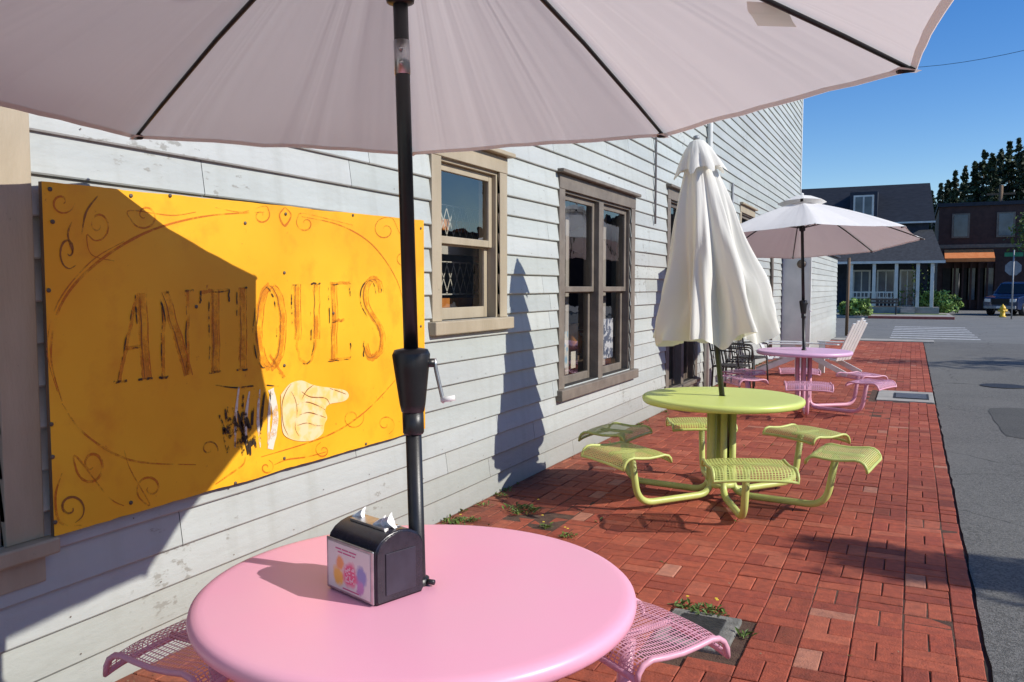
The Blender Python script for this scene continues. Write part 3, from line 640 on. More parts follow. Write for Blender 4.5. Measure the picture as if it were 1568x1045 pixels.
T1=(-1.165,1.835); T2=(-1.23,6.07); T3=(-1.21,10.96)
table("pink_picnic_table",T1[0],T1[1],M['pink'],M['pinkt'],M['pperf'],math.radians(59.5),.195,.79,.465)
table("green_picnic_table",T2[0],T2[1],M['green'],M['greent'],M['gperf'],math.radians(53))
table("lilac_picnic_table",T3[0],T3[1],M['lil'],M['pinkt'],M['lperf'],math.radians(40))

# ---------------------------------------------------------------- umbrellas (origin at table top)
def umbrella_open(name,cx,cy,a0,Rr=1.40,ztip=2.12,zap=2.66,rot=None,fab=None,detail=True):
    e=empty(name,(cx,cy,.76)); 
    if rot: e.rotation_mode='QUATERNION'; e.rotation_quaternion=rot
    h=.76; za=zap-h; zr=ztip-h; ns=8; nsub=12; nr=16
    V=[];Fc=[]
    def rib(a,t): 
        zz=za+(zr-za)*t+.028*math.sin(math.pi*t)
        return Vector((math.cos(a)*Rr*t,math.sin(a)*Rr*t,zz))
    for i in range(nr+1):
        t=.05+.95*i/nr
        for s in range(ns):
            A=rib(a0+s*math.pi/4,t); Bp=rib(a0+(s+1)*math.pi/4,t)
            for j in range(nsub):
                f=j/nsub; p=A*(1-f)+Bp*f
                bow=math.sin(math.pi*f)
                p=p*(1-.028*bow*t*t)
                p.z=A.z*(1-f)+Bp.z*f-.016*bow*math.sin(math.pi*min(t,.9))+.009*noise.noise(Vector((f*6,t*2,s*3)))*t*bow
                if i==nr: p.z-=.004-.006*noise.noise(Vector((f*8,s*5,0)))*bow
                V.append(p)
    n=ns*nsub
    for i in range(nr):
        for k in range(n):
            k2=(k+1)%n; Fc.append((i*n+k,i*n+k2,(i+1)*n+k2,(i+1)*n+k))
    o=mobj("canopy",V,Fc,fab,e,smooth=True)
    V2=[];Fc=[]
    for k in range(n):
        base=o.data.vertices[nr*n+k].co.copy(); up=o.data.vertices[(nr-1)*n+k].co; d=(up-base).normalized()
        V2.append(base-Vector((0,0,.002))); V2.append(base+d*.022-Vector((0,0,.002)))
    for k in range(n):
        k2=(k+1)%n; Fc.append((2*k,2*k2,2*k2+1,2*k+1))
    mobj("hem",V2,Fc,fab,e,smooth=True)
    V=[(0,0,za+.075)]
    Fc=[]
    for ring,(rr,zz) in enumerate(((.14,za+.04),(.30,za-.03))):
        for k in range(16):
            a=a0+k*math.pi/8; q=rr*(1 if k%2==0 else .94); V.append((q*math.cos(a),q*math.sin(a),zz))
    for k in range(16):
        k2=(k+1)%16; Fc.append((0,1+k,1+k2)); Fc.append((1+k,17+k,17+k2,1+k2))
    mobj("vent_cap",V,Fc,fab,e)
    lathe("finial",e,M['whitep'],[(.02,za+.07),(.028,za+.08),(.02,za+.095),(.005,za+.10)],n=12)
    for s in range(ns):
        a=a0+s*math.pi/4; pp=[rib(a,t)-Vector((0,0,.012)) for t in (.03,.3,.6,.85,.985)]
        tube("rib_%d"%s,e,M['black'],pp,[.0085,.0085,.0075,.007,.006],n=6)
        tp=rib(a,.985); dr=Vector((math.cos(a),math.sin(a),0))
        tube("rib_tip_%d"%s,e,M['black'],[tp-Vector((0,0,.018))-dr*.035,tp-Vector((0,0,.012))+dr*.012],.009,n=8)
        ta=Vector((-dr.y,dr.x,0)); q=rib(a,1)
        mobj("tip_pocket_%d"%s,[q-dr*.07+ta*.030-Z*.006,q+dr*.006+ta*.014-Z*.010,q+dr*.006-ta*.014-Z*.010,q-dr*.07-ta*.030-Z*.006],[(0,1,2,3)],fab,e)
        tube("strut_%d"%s,e,M['black'],[Vector((math.cos(a)*.03,math.sin(a)*.03,2.315-h)),rib(a,.40)-Vector((0,0,.02))],.006,n=6)
    lathe("runner",e,M['black'],[(.022,2.27-h),(.035,2.275-h),(.038,2.29-h),(.038,2.33-h),(.022,2.34-h)],n=16)
    lathe("pole_upper",e,M['black'],[(.019,1.3-h),(.019,za+.05)],n=20)
    lathe("pole_lower",e,M['black'],[(.021,-.6),(.021,1.30-h)],n=20)
    if detail:
        lathe("joint",e,M['steel'],[(.0205,2.095-h),(.0205,2.18-h)],n=20)
        for zz in (2.12,2.155):
            p=-F; tube("button",e,M['steel'],[Vector((0,0,zz-h))+p*.018,Vector((0,0,zz-h))+p*.026],.006,n=10)
    rings=[(1.222,.026),(1.225,.030),(1.245,.034),(1.34,.046),(1.375,.050),(1.388,.044),(1.392,.024)]
    lathe("crank_housing",e,M['black'],[(a,z-h) for z,a in rings],n=28)
    lathe("collar_low",e,M['black'],[(.025,1.165-h),(.028,1.17-h),(.028,1.222-h),(.022,1.224-h)],n=20)
    c=Vector((0,0,1.352-h)); 
    tube("crank_axle",e,M['black'],[c+R*.03,c+R*.062],.012,n=10)
    tube("crank_arm",e,M['steel'],fillet([c+R*.060+Z*.012,c+R*.064-Z*.02,c+R*.080-Z*.100,c+R*.084-Z*.105],.02),.0055,n=8)
    tube("crank_knob",e,M['whitep'],[c+R*.074-Z*.098,c+R*.112-Z*.094],.0075,n=10)
    lathe("table_sleeve",e,M['black'],[(.030,-.02),(.030,.018),(.022,.022)],n=20)
    return e
def leanq(deg,back=0):
    return Quaternion(F,math.radians(-deg)) @ Quaternion(R,math.radians(back))
u1=umbrella_open("patio_umbrella",T1[0],T1[1],math.radians(32.0),fab=M['canopy'],rot=leanq(1.3))
a=math.radians(32.0); d=Vector((math.cos(a),math.sin(a),0)); ta=Vector((-d.y,d.x,0)); q=d*1.40*.69+Z*(2.66-.54*.69-.76+.02)
V=[];Fc=[]
for i in range(6):
    t=i/5
    for j in (0,1):
        V.append(q+d*(.11*j-.045)+ta*(.012+.03*t*(1-t)*2)-Z*(.012+.060*t+.006*math.sin(t*7+j))+d*.03*t)
for i in range(5): Fc.append((2*i,2*i+1,2*i+3,2*i+2))
mobj("tie_strap",V,Fc,M['canopy2'],u1,smooth=True)
tube("table_pin",u1,M['black'],[(0.02,0,.012),(.05,.0,.012)],.007)
u3=umbrella_open("patio_umbrella",T3[0],T3[1],math.radians(25.8-14),Rr=1.42,fab=M['canopy3'],rot=leanq(0,-6),detail=False)
e=empty("closed_umbrella",(T2[0],T2[1],.76)); e.rotation_mode='QUATERNION'; e.rotation_quaternion=leanq(6.6)
h=.76; nA=160; V=[];Fc=[]
keys=[(2.50,.055),(2.40,.115),(2.20,.19),(1.95,.265),(1.70,.335),(1.45,.415),(1.25,.475),(1.15,.50)]
def rad(z):
    for i in range(len(keys)-1):
        if keys[i][0]>=z>=keys[i+1][0]:
            t=(keys[i][0]-z)/(keys[i][0]-keys[i+1][0]); return keys[i][1]*(1-t)+keys[i+1][1]*t
    return keys[-1][1] if z<1.2 else keys[0][1]
nz=40
for i in range(nz+1):
    t=i/nz
    for k in range(nA):
        a=2*math.pi*k/nA
        hem=1.19+.045*math.sin(8*a+1)+.09*noise.noise(Vector((math.cos(a)*2,math.sin(a)*2,0)))
        z=2.50+(hem-2.50)*t
        r=rad(max(z,1.15))
        ph=8*a+1.6*noise.noise(Vector((math.cos(a),math.sin(a),t*1.2)))+.6*math.sin(3*t)
        fold=math.cos(ph); fold=math.copysign(abs(fold)**.75,fold)
        f2=math.sin(19*a+4*t+3*noise.noise(Vector((math.cos(a)*2,math.sin(a)*2,t*2))))
        f3=noise.noise(Vector((math.cos(a)*5,math.sin(a)*5,t*3.5)))
        amp=.05+.19*min(1,t*1.3)
        r2=r*(1-amp+amp*(fold*.8+f2*.28+f3*.5))
        V.append((math.cos(a)*r2,math.sin(a)*r2,z-h))
for i in range(nz):
    for k in range(nA):
        k2=(k+1)%nA; Fc.append((i*nA+k,i*nA+k2,(i+1)*nA+k2,(i+1)*nA+k))
mobj("furled_canopy",V,Fc,M['canopy2'],e,smooth=True)
V=[(0,0,2.625-h)];Fc=[]
n=64
for j,(rr,zz) in enumerate(((.05,2.605),(.095,2.55),(.135,2.48),(.165,2.41))):
    for k in range(n):
        a=2*math.pi*k/n; w_=math.cos(8*a+.6); r2=rr*(1+.2*w_*(j/3)+.1*noise.noise(Vector((a*2,j,0)))); z=zz-.05*(j/3)*(w_>0)*w_; V.append((r2*math.cos(a),r2*math.sin(a),z-h))
for k in range(n): Fc.append((0,1+k,1+(k+1)%n))
for j in range(3):
    for k in range(n):
        k2=(k+1)%n; Fc.append((1+j*n+k,1+(j+1)*n+k,1+(j+1)*n+k2,1+j*n+k2))
mobj("vent_cap",V,Fc,M['canopy2'],e,smooth=True)
lathe("finial",e,M['grey'],[(.02,2.615-h),(.025,2.63-h),(.02,2.645-h),(.004,2.65-h)],n=12)
lathe("pole",e,M['black'],[(.020,-.6),(.020,2.6-h)],n=20)
for k in range(8):
    a=k*math.pi/4+.2; tube("rib_%d"%k,e,M['black'],[(math.cos(a)*.04,math.sin(a)*.04,2.45-h),(math.cos(a)*.26,math.sin(a)*.26,1.28-h)],.006,n=6)

# ---------------------------------------------------------------- napkin dispenser
p1=hitZ(496,896,.762); p2=hitZ(576,931,.762)
ux=(p2-p1); ux.z=0; ux.normalize()
Wd=.208
ND=empty("napkin_dispenser",(p2.x,p2.y,.762)); ND.rotation_euler=(0,0,math.atan2(ux.y,ux.x)); ND.scale=(1,1,1.06)
blk=mat("dispenser_black",(.014,.013,.02),(.022,.02,.03),scale=40,rough=.25,bump=.06,bscale=300)
bm=bmesh.new(); prof=[(0.006,.0),(0.0,.008),(.0,.122),(.006,.138),(.020,.152),(.04,.162),(.060,.167),(.078,.169),(.096,.167),(.115,.162),(.135,.152),(.149,.138),(.155,.122),(.155,.008),(.149,0)]
vs0=[bm.verts.new((-Wd,y,z)) for y,z in prof]; vs1=[bm.verts.new((0,y,z)) for y,z in prof]
bm.faces.new(vs0); bm.faces.new(vs1[::-1])
for i in range(len(prof)): j=(i+1)%len(prof); bm.faces.new((vs0[i],vs1[i],vs1[j],vs0[j]))
bmesh.ops.recalc_face_normals(bm,faces=bm.faces[:])
bmesh.ops.bevel(bm,geom=[e_ for e_ in bm.edges if abs(e_.verts[0].co.x-e_.verts[1].co.x)<1e-5],offset=.006,segments=3,affect='EDGES')
ob=bobj("body",bm,blk,ND,smooth=True)
mw_=ob.modifiers.new("wn","WEIGHTED_NORMAL"); mw_.keep_sharp=True
box("chrome_face",ND,M['steel'],(-Wd+.004,-.006,.004),(-.004,-.0005,.132),.003)
def ad_mat():
    m=bpy.data.materials.new("dispenser_card"); m.use_nodes=True; nt=m.node_tree;N=nt.nodes;L=nt.links;b=N["Principled BSDF"]; b.inputs["Roughness"].default_value=.3
    tc=N.new("ShaderNodeTexCoord")
    def blob(cx,cz,r,col,prev):
        mp=N.new("ShaderNodeVectorMath"); mp.operation='DISTANCE'; 
        nz_=N.new("ShaderNodeTexNoise"); nz_.inputs["Scale"].default_value=60; L.new(tc.outputs["Object"],nz_.inputs[0])
        L.new(tc.outputs["Object"],mp.inputs[0]); mp.inputs[1].default_value=(cx,-.0072,cz)
        ad=N.new("ShaderNodeMath"); ad.operation='MULTIPLY_ADD'; L.new(nz_.outputs[0],ad.inputs[0]); ad.inputs[1].default_value=.02; L.new(mp.outputs["Value"],ad.inputs[2])
        mr=N.new("ShaderNodeMapRange"); mr.inputs[1].default_value=r+.010; mr.inputs[2].default_value=r*.6+.010; L.new(ad.outputs[0],mr.inputs[0])
        mx=N.new("ShaderNodeMix"); mx.data_type='RGBA'; L.new(mr.outputs[0],mx.inputs[0]); mx.inputs[7].default_value=c4(col)
        if prev is None: mx.inputs[6].default_value=(.70,.68,.66,1)
        else: L.new(prev,mx.inputs[6])
        return mx.outputs[2]
    s=blob(-.15,.045,.028,(.85,.5,.1),None); s=blob(-.05,.06,.03,(.25,.28,.55),s); s=blob(-.14,.075,.022,(.8,.35,.12),s); s=blob(-.055,.035,.02,(.5,.25,.5),s); s=blob(-.098,.055,.036,(.75,.12,.25),s)
    L.new(s,b.inputs["Base Color"]); return m
box("card",ND,ad_mat(),(-Wd+.014,-.0074,.012),(-.014,-.0061,.124))
V=[];Fc=[]
random.seed(3)
for i in range(9):
    for j in range(9):
        if random.random()<.55 or (i in(0,8) and j in (0,8)):
            x=-.117+i*.0042; z=.037+j*.0042; k=len(V); V+=[(x,-.0079,z),(x+.0038,-.0079,z),(x+.0038,-.0079,z+.0038),(x,-.0079,z+.0038)]; Fc.append((k,k+1,k+2,k+3))
mobj("qr_code",V,Fc,mat("qr_white",(.8,.6,.66),rough=.4),ND)
V=[];Fc=[]
for (x0,x1,z) in ((-.16,-.135,.112),(-.132,-.105,.112),(-.102,-.07,.112),(-.15,-.13,.104),(-.127,-.09,.104),(-.087,-.075,.104),(-.13,-.06,.018)):
    k=len(V); V+=[(x0,-.0079,z-.0016),(x1,-.0079,z-.0016),(x1,-.0079,z+.0016),(x0,-.0079,z+.0016)]; Fc.append((k,k+1,k+2,k+3))
mobj("card_text",V,Fc,mat("card_text",(.55,.1,.25),rough=.5),ND)
box("side_recess",ND,mat("dispenser_side",(.02,.018,.03),(.03,.028,.045),scale=20,rough=.4),(.0005,.03,.02),(.0025,.125,.12),.0008)
nap=mat("paper_napkin",(.80,.80,.80),(.85,.85,.84),scale=12,rough=.9)
def napkin(name,x,y,s,tw):
    V=[];Fc=[]
    for i in range(7):
        for j in range(5):
            u=(i/6-.5); v=j/4
            V.append((x+u*s*1.1*(1-.75*v)+.01*v,y+.012*math.sin(u*5+v*2)+v*s*.25*math.sin(tw),.160+v*s*(.75-.5*abs(u))+.003*math.sin(9*u)))
    for i in range(6):
        for j in range(4):
            a=i*5+j; Fc.append((a,a+1,a+6,a+5))
    mobj(name,V,Fc,nap,ND,smooth=True)
napkin("napkin_a",-.175,.075,.045,.8); napkin("napkin_b",-.045,.08,.060,-.9); napkin("napkin_c",-.07,.065,.045,.3)
box("slot",ND,M['steel'],(-Wd+.03,.05,.164),(-.03,.10,.1705),.001)

# ---------------------------------------------------------------- foliage helpers
def leafmesh(name,clumps,n,size,m,parent=None):
    V=[];Fc=[];cols=[]
    for (c,r,sh) in clumps:
        for _ in range(n):
            d=Vector((random.gauss(0,1),random.gauss(0,1),random.gauss(0,1))).normalized()
            rr=random.random()**.45
            p=Vector(c)+Vector((d.x*r[0],d.y*r[1],d.z*r[2]))*rr
            nrm=(d+Vector((random.gauss(0,.7),random.gauss(0,.7),random.gauss(0,.7)+.3))).normalized()
            t=nrm.orthogonal().normalized(); t=Matrix.Rotation(random.random()*6.28,3,nrm)@t; b=nrm.cross(t)
            s=size*random.uniform(.6,1.4); k=len(V)
            V+=[p-t*s,p-b*s*.5,p+t*s,p+b*s*.5]; Fc.append((k,k+1,k+2,k+3))
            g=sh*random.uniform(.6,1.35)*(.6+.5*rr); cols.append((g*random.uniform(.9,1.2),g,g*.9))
    o=mobj(name,V,Fc,m,parent); setattr_col(o,"col",cols); return o
def conifer(x,y,H,Rb,bare=.1):
    e=empty("conifer_tree",(x,y,-.05))
    tube("trunk",e,M['bark'],[(0,0,0),(0.1,0,H*.5),(0,0,H*.97)],[H*.016,H*.01,.03],n=8)
    cl=[]
    n=int(H*2.0)
    for i in range(n):
        t=i/(n-1); z=H*(bare+(1-bare)*t)+random.uniform(-.25,.25); L_=Rb*(1-t)**.85*random.uniform(.55,1.25)+.12
        for k in range(6):
            a=random.random()*6.28; l2=L_*random.uniform(.45,1.2); zz=z+random.uniform(-.3,.3)
            for q in (.4,.8):
                cl.append(((math.cos(a)*l2*q,math.sin(a)*l2*q,zz-.25*l2*q*q),(l2*.26+.12,l2*.26+.12,.13*l2+.14),random.uniform(.5,1.35)))
            if k<2: tube("limb",e,M['bark'],[(0,0,z+.1),(math.cos(a)*l2*.9,math.sin(a)*l2*.9,z-.22*l2)],.035,n=4)
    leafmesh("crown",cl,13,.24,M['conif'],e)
def decid(name,x,y,H,Rc,n=26,leaf=.09,zc=None,blobs=30):
    e=empty(name,(x,y,-.04)); zc=zc or H*.68
    tube("trunk",e,M['bark'],[(0,0,0),(.05,.03,H*.3),(.0,.06,H*.75)],[H*.022,H*.016,H*.006],n=8)
    cl=[]
    for i in range(blobs):
        d=Vector((random.gauss(0,1),random.gauss(0,1),random.gauss(0,.9))).normalized()*random.uniform(.3,1)
        c=(d.x*Rc*.8,d.y*Rc*.8,zc+d.z*(H-zc)*.85); r=Rc*random.uniform(.22,.38)
        cl.append((c,(r,r,r*.75),random.uniform(.6,1.4)))
        if i%3==0: tube("limb",e,M['bark'],[(0,.04,H*.4),(c[0]*.5,c[1]*.5,(H*.45+c[2])*.5),c],[H*.009,H*.006,.012],n=5)
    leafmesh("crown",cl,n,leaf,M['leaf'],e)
    return e
decid("street_tree",7.3,5.75,5.1,.75,n=60,leaf=.07,zc=4.45,blobs=14)  # out-of-view tree, added to drop dappled shade on the bricks
decid("street_tree",9.5,20.5,7.0,2.0,n=60,leaf=.1,zc=4.9,blobs=26)  # another unseen tree, added for its band of shade across the asphalt
decid("street_tree",11.5,14.0,6.2,1.1,n=50,leaf=.1,zc=5.3,blobs=14)
def weeds(name,spots):
    V=[];Fc=[];cols=[];FV=[];FF=[]
    for (x,y,r,n,fl) in spots:
        for _ in range(n):
            a=random.random()*6.28; q=r*random.random()**.6; bx=x+q*math.cos(a); by=y+q*math.sin(a)
            a2=random.random()*6.28; L_=random.uniform(.012,.042)*(1+r); w_=L_*.2; up=random.uniform(.2,1.1)
            d=Vector((math.cos(a2),math.sin(a2),0)); s=Vector((-d.y,d.x,0)); b=Vector((bx,by,.0)); k=len(V)
            V+=[b,b+d*L_*.5+s*w_+Z*L_*up*.6,b+d*L_+Z*L_*up*.75,b+d*L_*.5-s*w_+Z*L_*up*.6]; Fc.append((k,k+1,k+2,k+3))
            g=random.uniform(.6,1.5); cols.append((g,g,g*.8))
        for _ in range(fl):
            a=random.random()*6.28; q=r*random.random(); c=Vector((x+q*math.cos(a),y+q*math.sin(a),random.uniform(.03,.08))); k=len(FV)
            for i in range(8): FV.append(c+Vector((math.cos(i*.785)*.008,math.sin(i*.785)*.008,.003*(i%2))))
            FF.append(tuple(range(k,k+8)))
    e=empty(name); o=mobj("leaves",V,Fc,M['weed'],e); setattr_col(o,"col",cols)
    if FV: mobj("flowers",FV,FF,M['petal'],e)
random.seed(11)
g=hitZ; sp=[]
for (a,b,r,n,fl) in [(700,800,.09,90,1),(722,797,.06,50,0),(800,782,.13,150,1),(835,808,.04,35,2),(870,822,.05,40,2),(1085,938,.09,120,2),(1045,930,.05,40,1),(765,760,.06,40,0),(1140,975,.03,20,0),(960,680,.06,50,0)]:
    p=g(a,b,0); sp.append((max(p.x,WX+.06),p.y,r,n,fl))
for i in range(70):
    sp.append((WX+random.uniform(.02,.1),random.uniform(3,22),random.uniform(.02,.05),random.randint(4,20),0))
for i in range(50):
    sp.append((WX-.05+2*bw*random.randint(1,15),2*bw*random.randint(10,55),.010,random.randint(1,3),0))
weeds("weed_plants",sp)
V=[];Fc=[]
for i in range(1100):
    side=random.random()<.6
    x=WX+.03+abs(random.gauss(0,.08)) if side else random.uniform(WX,.3); y=random.uniform(2.0,18)
    s=random.uniform(.002,.008); a=random.random()*6.28; k=len(V); z=.009+random.random()*.005
    for q in range(4):
        aa=a+q*1.57; V.append((x+math.cos(aa)*s*(1 if q%2 else .55),y+math.sin(aa)*s*(1 if q%2 else .55),z+random.random()*.004))
    Fc.append((k,k+1,k+2,k+3))
mobj("leaf_litter",V,Fc,mat("litter",(.16,.11,.05),(.3,.24,.14),scale=30,rough=.9))

# ---------------------------------------------------------------- small furniture beyond
def metal_chair(x,y,rot):
    e=empty("metal_chair",(x,y,0)); e.rotation_euler=(0,0,rot); m=M['iron']
    for s in (-1,1):
        tube("back_leg",e,m,[(s*.20,.22,0),(s*.20,.20,.45),(s*.19,.27,.80)],.014,n=8)
        tube("front_leg",e,m,[(s*.21,-.20,0),(s*.20,-.18,.45)],.014,n=8)
        tube("arm",e,m,fillet([(s*.20,-.17,.45),(s*.25,-.17,.66),(s*.25,.1,.67),(s*.195,.24,.66)],.06),.011,n=8)
    tube("back_hoop",e,m,fillet([(-.19,.265,.76),(-.19,.28,.92),(.19,.28,.92),(.19,.265,.76)],.12,8),.013,n=8)
    for i in range(5): tube("back_bar_%d"%i,e,m,[(-.12+i*.06,.21,.46),(-.12+i*.06,.275,.905)],.007,n=6)
    for i in range(7): box("seat_slat_%d"%i,e,m,(-.21,-.19+i*.056,.445),(.21,-.155+i*.056,.457))
    tube("seat_rail",e,m,fillet([(-.21,-.19,.44),(.21,-.19,.44),(.21,.21,.44),(-.21,.21,.44),(-.21,-.18,.44)],.03),.011,n=8)
metal_chair(-2.28,11.9,math.radians(80)); metal_chair(-2.32,12.75,math.radians(100)); metal_chair(-2.3,13.5,math.radians(70))
def adirondack(x,y,rot):
    e=empty("adirondack_chair",(x,y,0)); e.rotation_euler=(0,0,rot); w_=M['whitep']
    for i in range(5):
        xx=-.24+i*.12; o=box("back_slat_%d"%i,e,w_,(xx-.052,-.01,0),(xx+.052,.01,.72+.05*(2-abs(i-2))),.004); o.location=(0,.25,.28); o.rotation_euler=(math.radians(-24),0,0)
    for i in range(5): o=box("seat_slat_%d"%i,e,w_,(-.28,-.045,-.01),(.28,.045,.01),.004); o.location=(0,-.25+i*.11,.38-.022*i)
    for s in (-1,1):
        box("arm",e,w_,(s*.34-.06,-.36,.56),(s*.34+.06,.33,.582),.006)
        box("front_leg",e,w_,(s*.31-.015,-.33,0),(s*.31+.015,-.22,.56),.004)
        o=box("rail",e,w_,(s*.285-.012,-.3,-.05),(s*.285+.012,.5,.04),.004); o.location=(0,0,.26); o.rotation_euler=(math.radians(-24),0,0)
adirondack(-2.05,15.3,math.radians(95)); adirondack(-1.3,15.6,math.radians(250))
# ---------------------------------------------------------------- far street
HA=empty("navy_house")
yA=54.0; xr=hitY(1428,450,yA).x
box("body",HA,M['navy'],(-16,yA,0),(xr-.3,yA+9,5.6))
V=[(-16.3,yA-.35,5.4),(xr,yA-.35,5.4),(xr-.3,yA+1.0,7.7),(-16.3,yA+1.0,7.7),(xr-.3,yA+9,7.7),(-16.3,yA+9,7.7),(xr,yA+9.3,5.4)]
mobj("mansard_roof",V,[(0,1,2,3),(3,2,4,5),(1,6,4,2)],M['roofd'],HA)
box("eave_trim",HA,M['white'],(xr-2.6,yA-.39,5.28),(xr+.03,yA-.3,5.38))
wc=hitY(1323,320,yA)
box("dormer",HA,M['navy'],(wc.x-.75,yA-.5,5.6),(wc.x+.75,yA+.9,7.2))
box("dormer_frame",HA,M['white'],(wc.x-.56,yA-.55,5.75),(wc.x+.56,yA-.51,7.0))
skyg=mat("pale_pane",(.07,.085,.11),(.14,.17,.2),scale=1,rough=.1)
box("dormer_pane",HA,skyg,(wc.x-.45,yA-.57,5.85),(wc.x-.05,yA-.555,6.9)); box("dormer_pane",HA,skyg,(wc.x+.05,yA-.57,5.85),(wc.x+.45,yA-.555,6.9))
px0=hitY(1290,450,yA-2.5).x; px1=xr+.5
V=[(px0-3,yA-2.7,3.05),(px1,yA-2.7,3.05),(px1-.6,yA-.02,4.9),(px0-3,yA-.02,4.9),(px1,yA+2,3.05)]
mobj("porch_roof",V,[(0,1,2,3),(1,4,2)],mat("grey_shingle",(.035,.038,.044),(.055,.06,.068),scale=6,rough=.9,bump=.4,bscale=12),HA)
box("porch_fascia",HA,M['white'],(px0-3,yA-2.74,2.9),(px1+.03,yA-2.68,3.04))
box("porch_floor",HA,M['conc'],(px0-3,yA-2.6,.11),(px1-.2,yA-.01,.45))
for px in (1303,1338,1372,1405,1427):
    q=hitY(px,440,yA-2.5); box("porch_column",HA,M['white'],(q.x-.09,yA-2.6,.45),(q.x+.09,yA-2.42,2.9),.01)
for (a,b,z0_,z1_) in ((1308,1330,1.0,2.5),(1345,1368,1.0,2.5),(1380,1398,.5,2.5)):
    A=hitY(a,440,yA).x; Bx=hitY(b,440,yA).x; box("window_frame",HA,M['white'],(A-.1,yA-.05,z0_-.1),(Bx+.1,yA-.01,z1_+.1)); box("window_pane",HA,skyg,(A,yA-.065,z0_),(Bx,yA-.052,z1_)); box("glazing_bar",HA,M['white'],((A+Bx)/2-.03,yA-.08,z0_),((A+Bx)/2+.03,yA-.066,z1_))
qa=hitY(1300,440,yA-2.6).x; qb=hitY(1375,440,yA-2.6).x
box("porch_rail",HA,M['white'],(qa,yA-2.56,1.25),(qb,yA-2.5,1.32))
x=qa
while x<qb: box("baluster",HA,M['white'],(x,yA-2.55,.5),(x+.04,yA-2.51,1.25)); x+=.2
for i in range(3): box("step_%d"%i,HA,M['conc'],(hitY(1380,440,yA-3).x,yA-3.6+i*.33,.1),(hitY(1402,440,yA-3).x,yA-2.61,.2+i*.11))
tube("handrail",HA,M['black'],[(hitY(1402,440,yA-3).x,yA-3.6,1.05),(hitY(1402,440,yA-3).x,yA-2.6,1.35)],.03,n=6)
HB=empty("maroon_brick_building")
yB=66.0; b0=hitY(1434,450,yB).x; b1=b0+24
box("body",HB,M['maroon'],(b0,yB,0),(b1,yB+12,7.2)); box("parapet",HB,M['roofd'],(b0-.1,yB-.12,7.2),(b1+.1,yB+12,7.45))
box("belt",HB,M['taupe'],(b0,yB-.06,4.3),(b1,yB-.01,4.55))
for px in (1471,1540,1600):
    q=hitY(px,350,yB).x; box("window_frame",HB,M['taupe'],(q-.55,yB-.08,5.0),(q+.55,yB-.02,6.7)); box("window_pane",HB,skyg,(q-.42,yB-.1,5.1),(q+.42,yB-.082,6.6))
A=hitY(1447,390,yB-1.6).x; Bx=hitY(1524,390,yB-1.6).x
mobj("awning",[(A,yB-1.6,3.55),(Bx,yB-1.6,3.55),(Bx,yB,4.2),(A,yB,4.2),(A,yB-1.6,3.3),(Bx,yB-1.6,3.3)],[(0,1,2,3),(4,5,1,0)],M['awn'],HB)
for i in range(6):
    q=A+(Bx-A)*(i+.5)/6; box("shop_pane",HB,skyg if i%2 else M['dark'],(q-.3,yB-.05,.7),(q+.3,yB-.01,2.9)); box("shop_post",HB,M['maroon'],(q+.38,yB-.2,0),(q+.5,yB-.02,3.3))
HC=empty("tan_shop_building"); box("body",HC,M['far'],(b1+1,yB-6,0),(b1+20,yB+10,6)); box("roof",HC,M['roofd'],(b1+.8,yB-6.3,6.0),(b1+20.3,yB+10.3,6.3))
HD=empty("unseen_opposite_building"); box("body",HD,M['far'],(17,-8,0),(30,34,5.6)); box("roof",HD,M['roofd'],(16.6,-8.3,5.61),(30.3,34.3,5.9))  # unseen block across the road, added to be reflected in the window glass
for i in range(11): box("shop_window",HD,skyg,(16.93,-6+i*3.5,.8),(16.98,-4+i*3.5,2.6))
box("opposite_sidewalk",None,M['conc'],(10.5,-20,-.05),(17,26.8,.10),.02)
def bush(name,px,D,r,hz,sh=1.3):
    p=at(px,470,D); cl=[]
    e=empty(name,(p.x,p.y,0.05))
    for i in range(22):
        a=random.random()*6.28; q=r*random.random()*.75; cl.append(((q*math.cos(a),q*math.sin(a),hz*random.uniform(.15,.82)),(r*.36,r*.36,hz*.2),sh*random.uniform(.7,1.5)))
    tube("stem",e,M['bark'],[(0,0,0),(0,0,hz*.6)],.05,n=6)
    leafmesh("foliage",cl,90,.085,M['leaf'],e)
bush("shrub",1312,43,.9,1.0,1.8); bush("shrub",1296,44,.7,.8,1.5); bush("shrub",1393,49.0,1.15,3.4,1.3); bush("shrub",1434,48.0,1.2,1.4,2.2); bush("shrub",1415,47.8,.8,.9,2.0); bush("shrub",1450,49.0,.9,1.1,1.8)
mobj("lawn_strip",[(-8,49.5,.104),(1.7,49.5,.104),(1.7,51.2,.104),(-8,51.2,.104)],[(0,1,2,3)],M['lawn'])
e=empty("street_bench",(hitY(1350,470,48.8).x,48.8,.1))
for i in range(3): box("seat_slat",e,M['brown'],(-.8,-.22+i*.15,.42),(.8,-.10+i*.15,.46),.004); 
for i in range(2): box("back_slat",e,M['brown'],(-.8,.24,.58+i*.16),(.8,.27,.70+i*.16),.004)
for s in (-.7,.7): box("leg",e,M['iron'],(s-.03,-.2,0),(s+.03,.26,.415)); box("back_post",e,M['iron'],(s-.03,.275,0),(s+.03,.31,.88))
random.seed(5)
for (px,D,H,rb) in [(1422,125,15.8,3.4),(1436,112,15.0,3.2),(1447,120,16.8,3.4),(1458,105,15.8,3.4),(1472,118,18.2,3.8),(1487,100,16.6,3.6),(1500,112,19.4,4.0),(1513,98,17.0,3.8),(1526,110,19.6,4.2),(1538,100,18.6,4.2),(1552,108,20.3,4.4),(1566,98,18.6,4.4),(1582,100,19.5,4.6),(1605,100,19.0,4.6)]:
    p=at(px,430,D); conifer(p.x,p.y,H,rb)
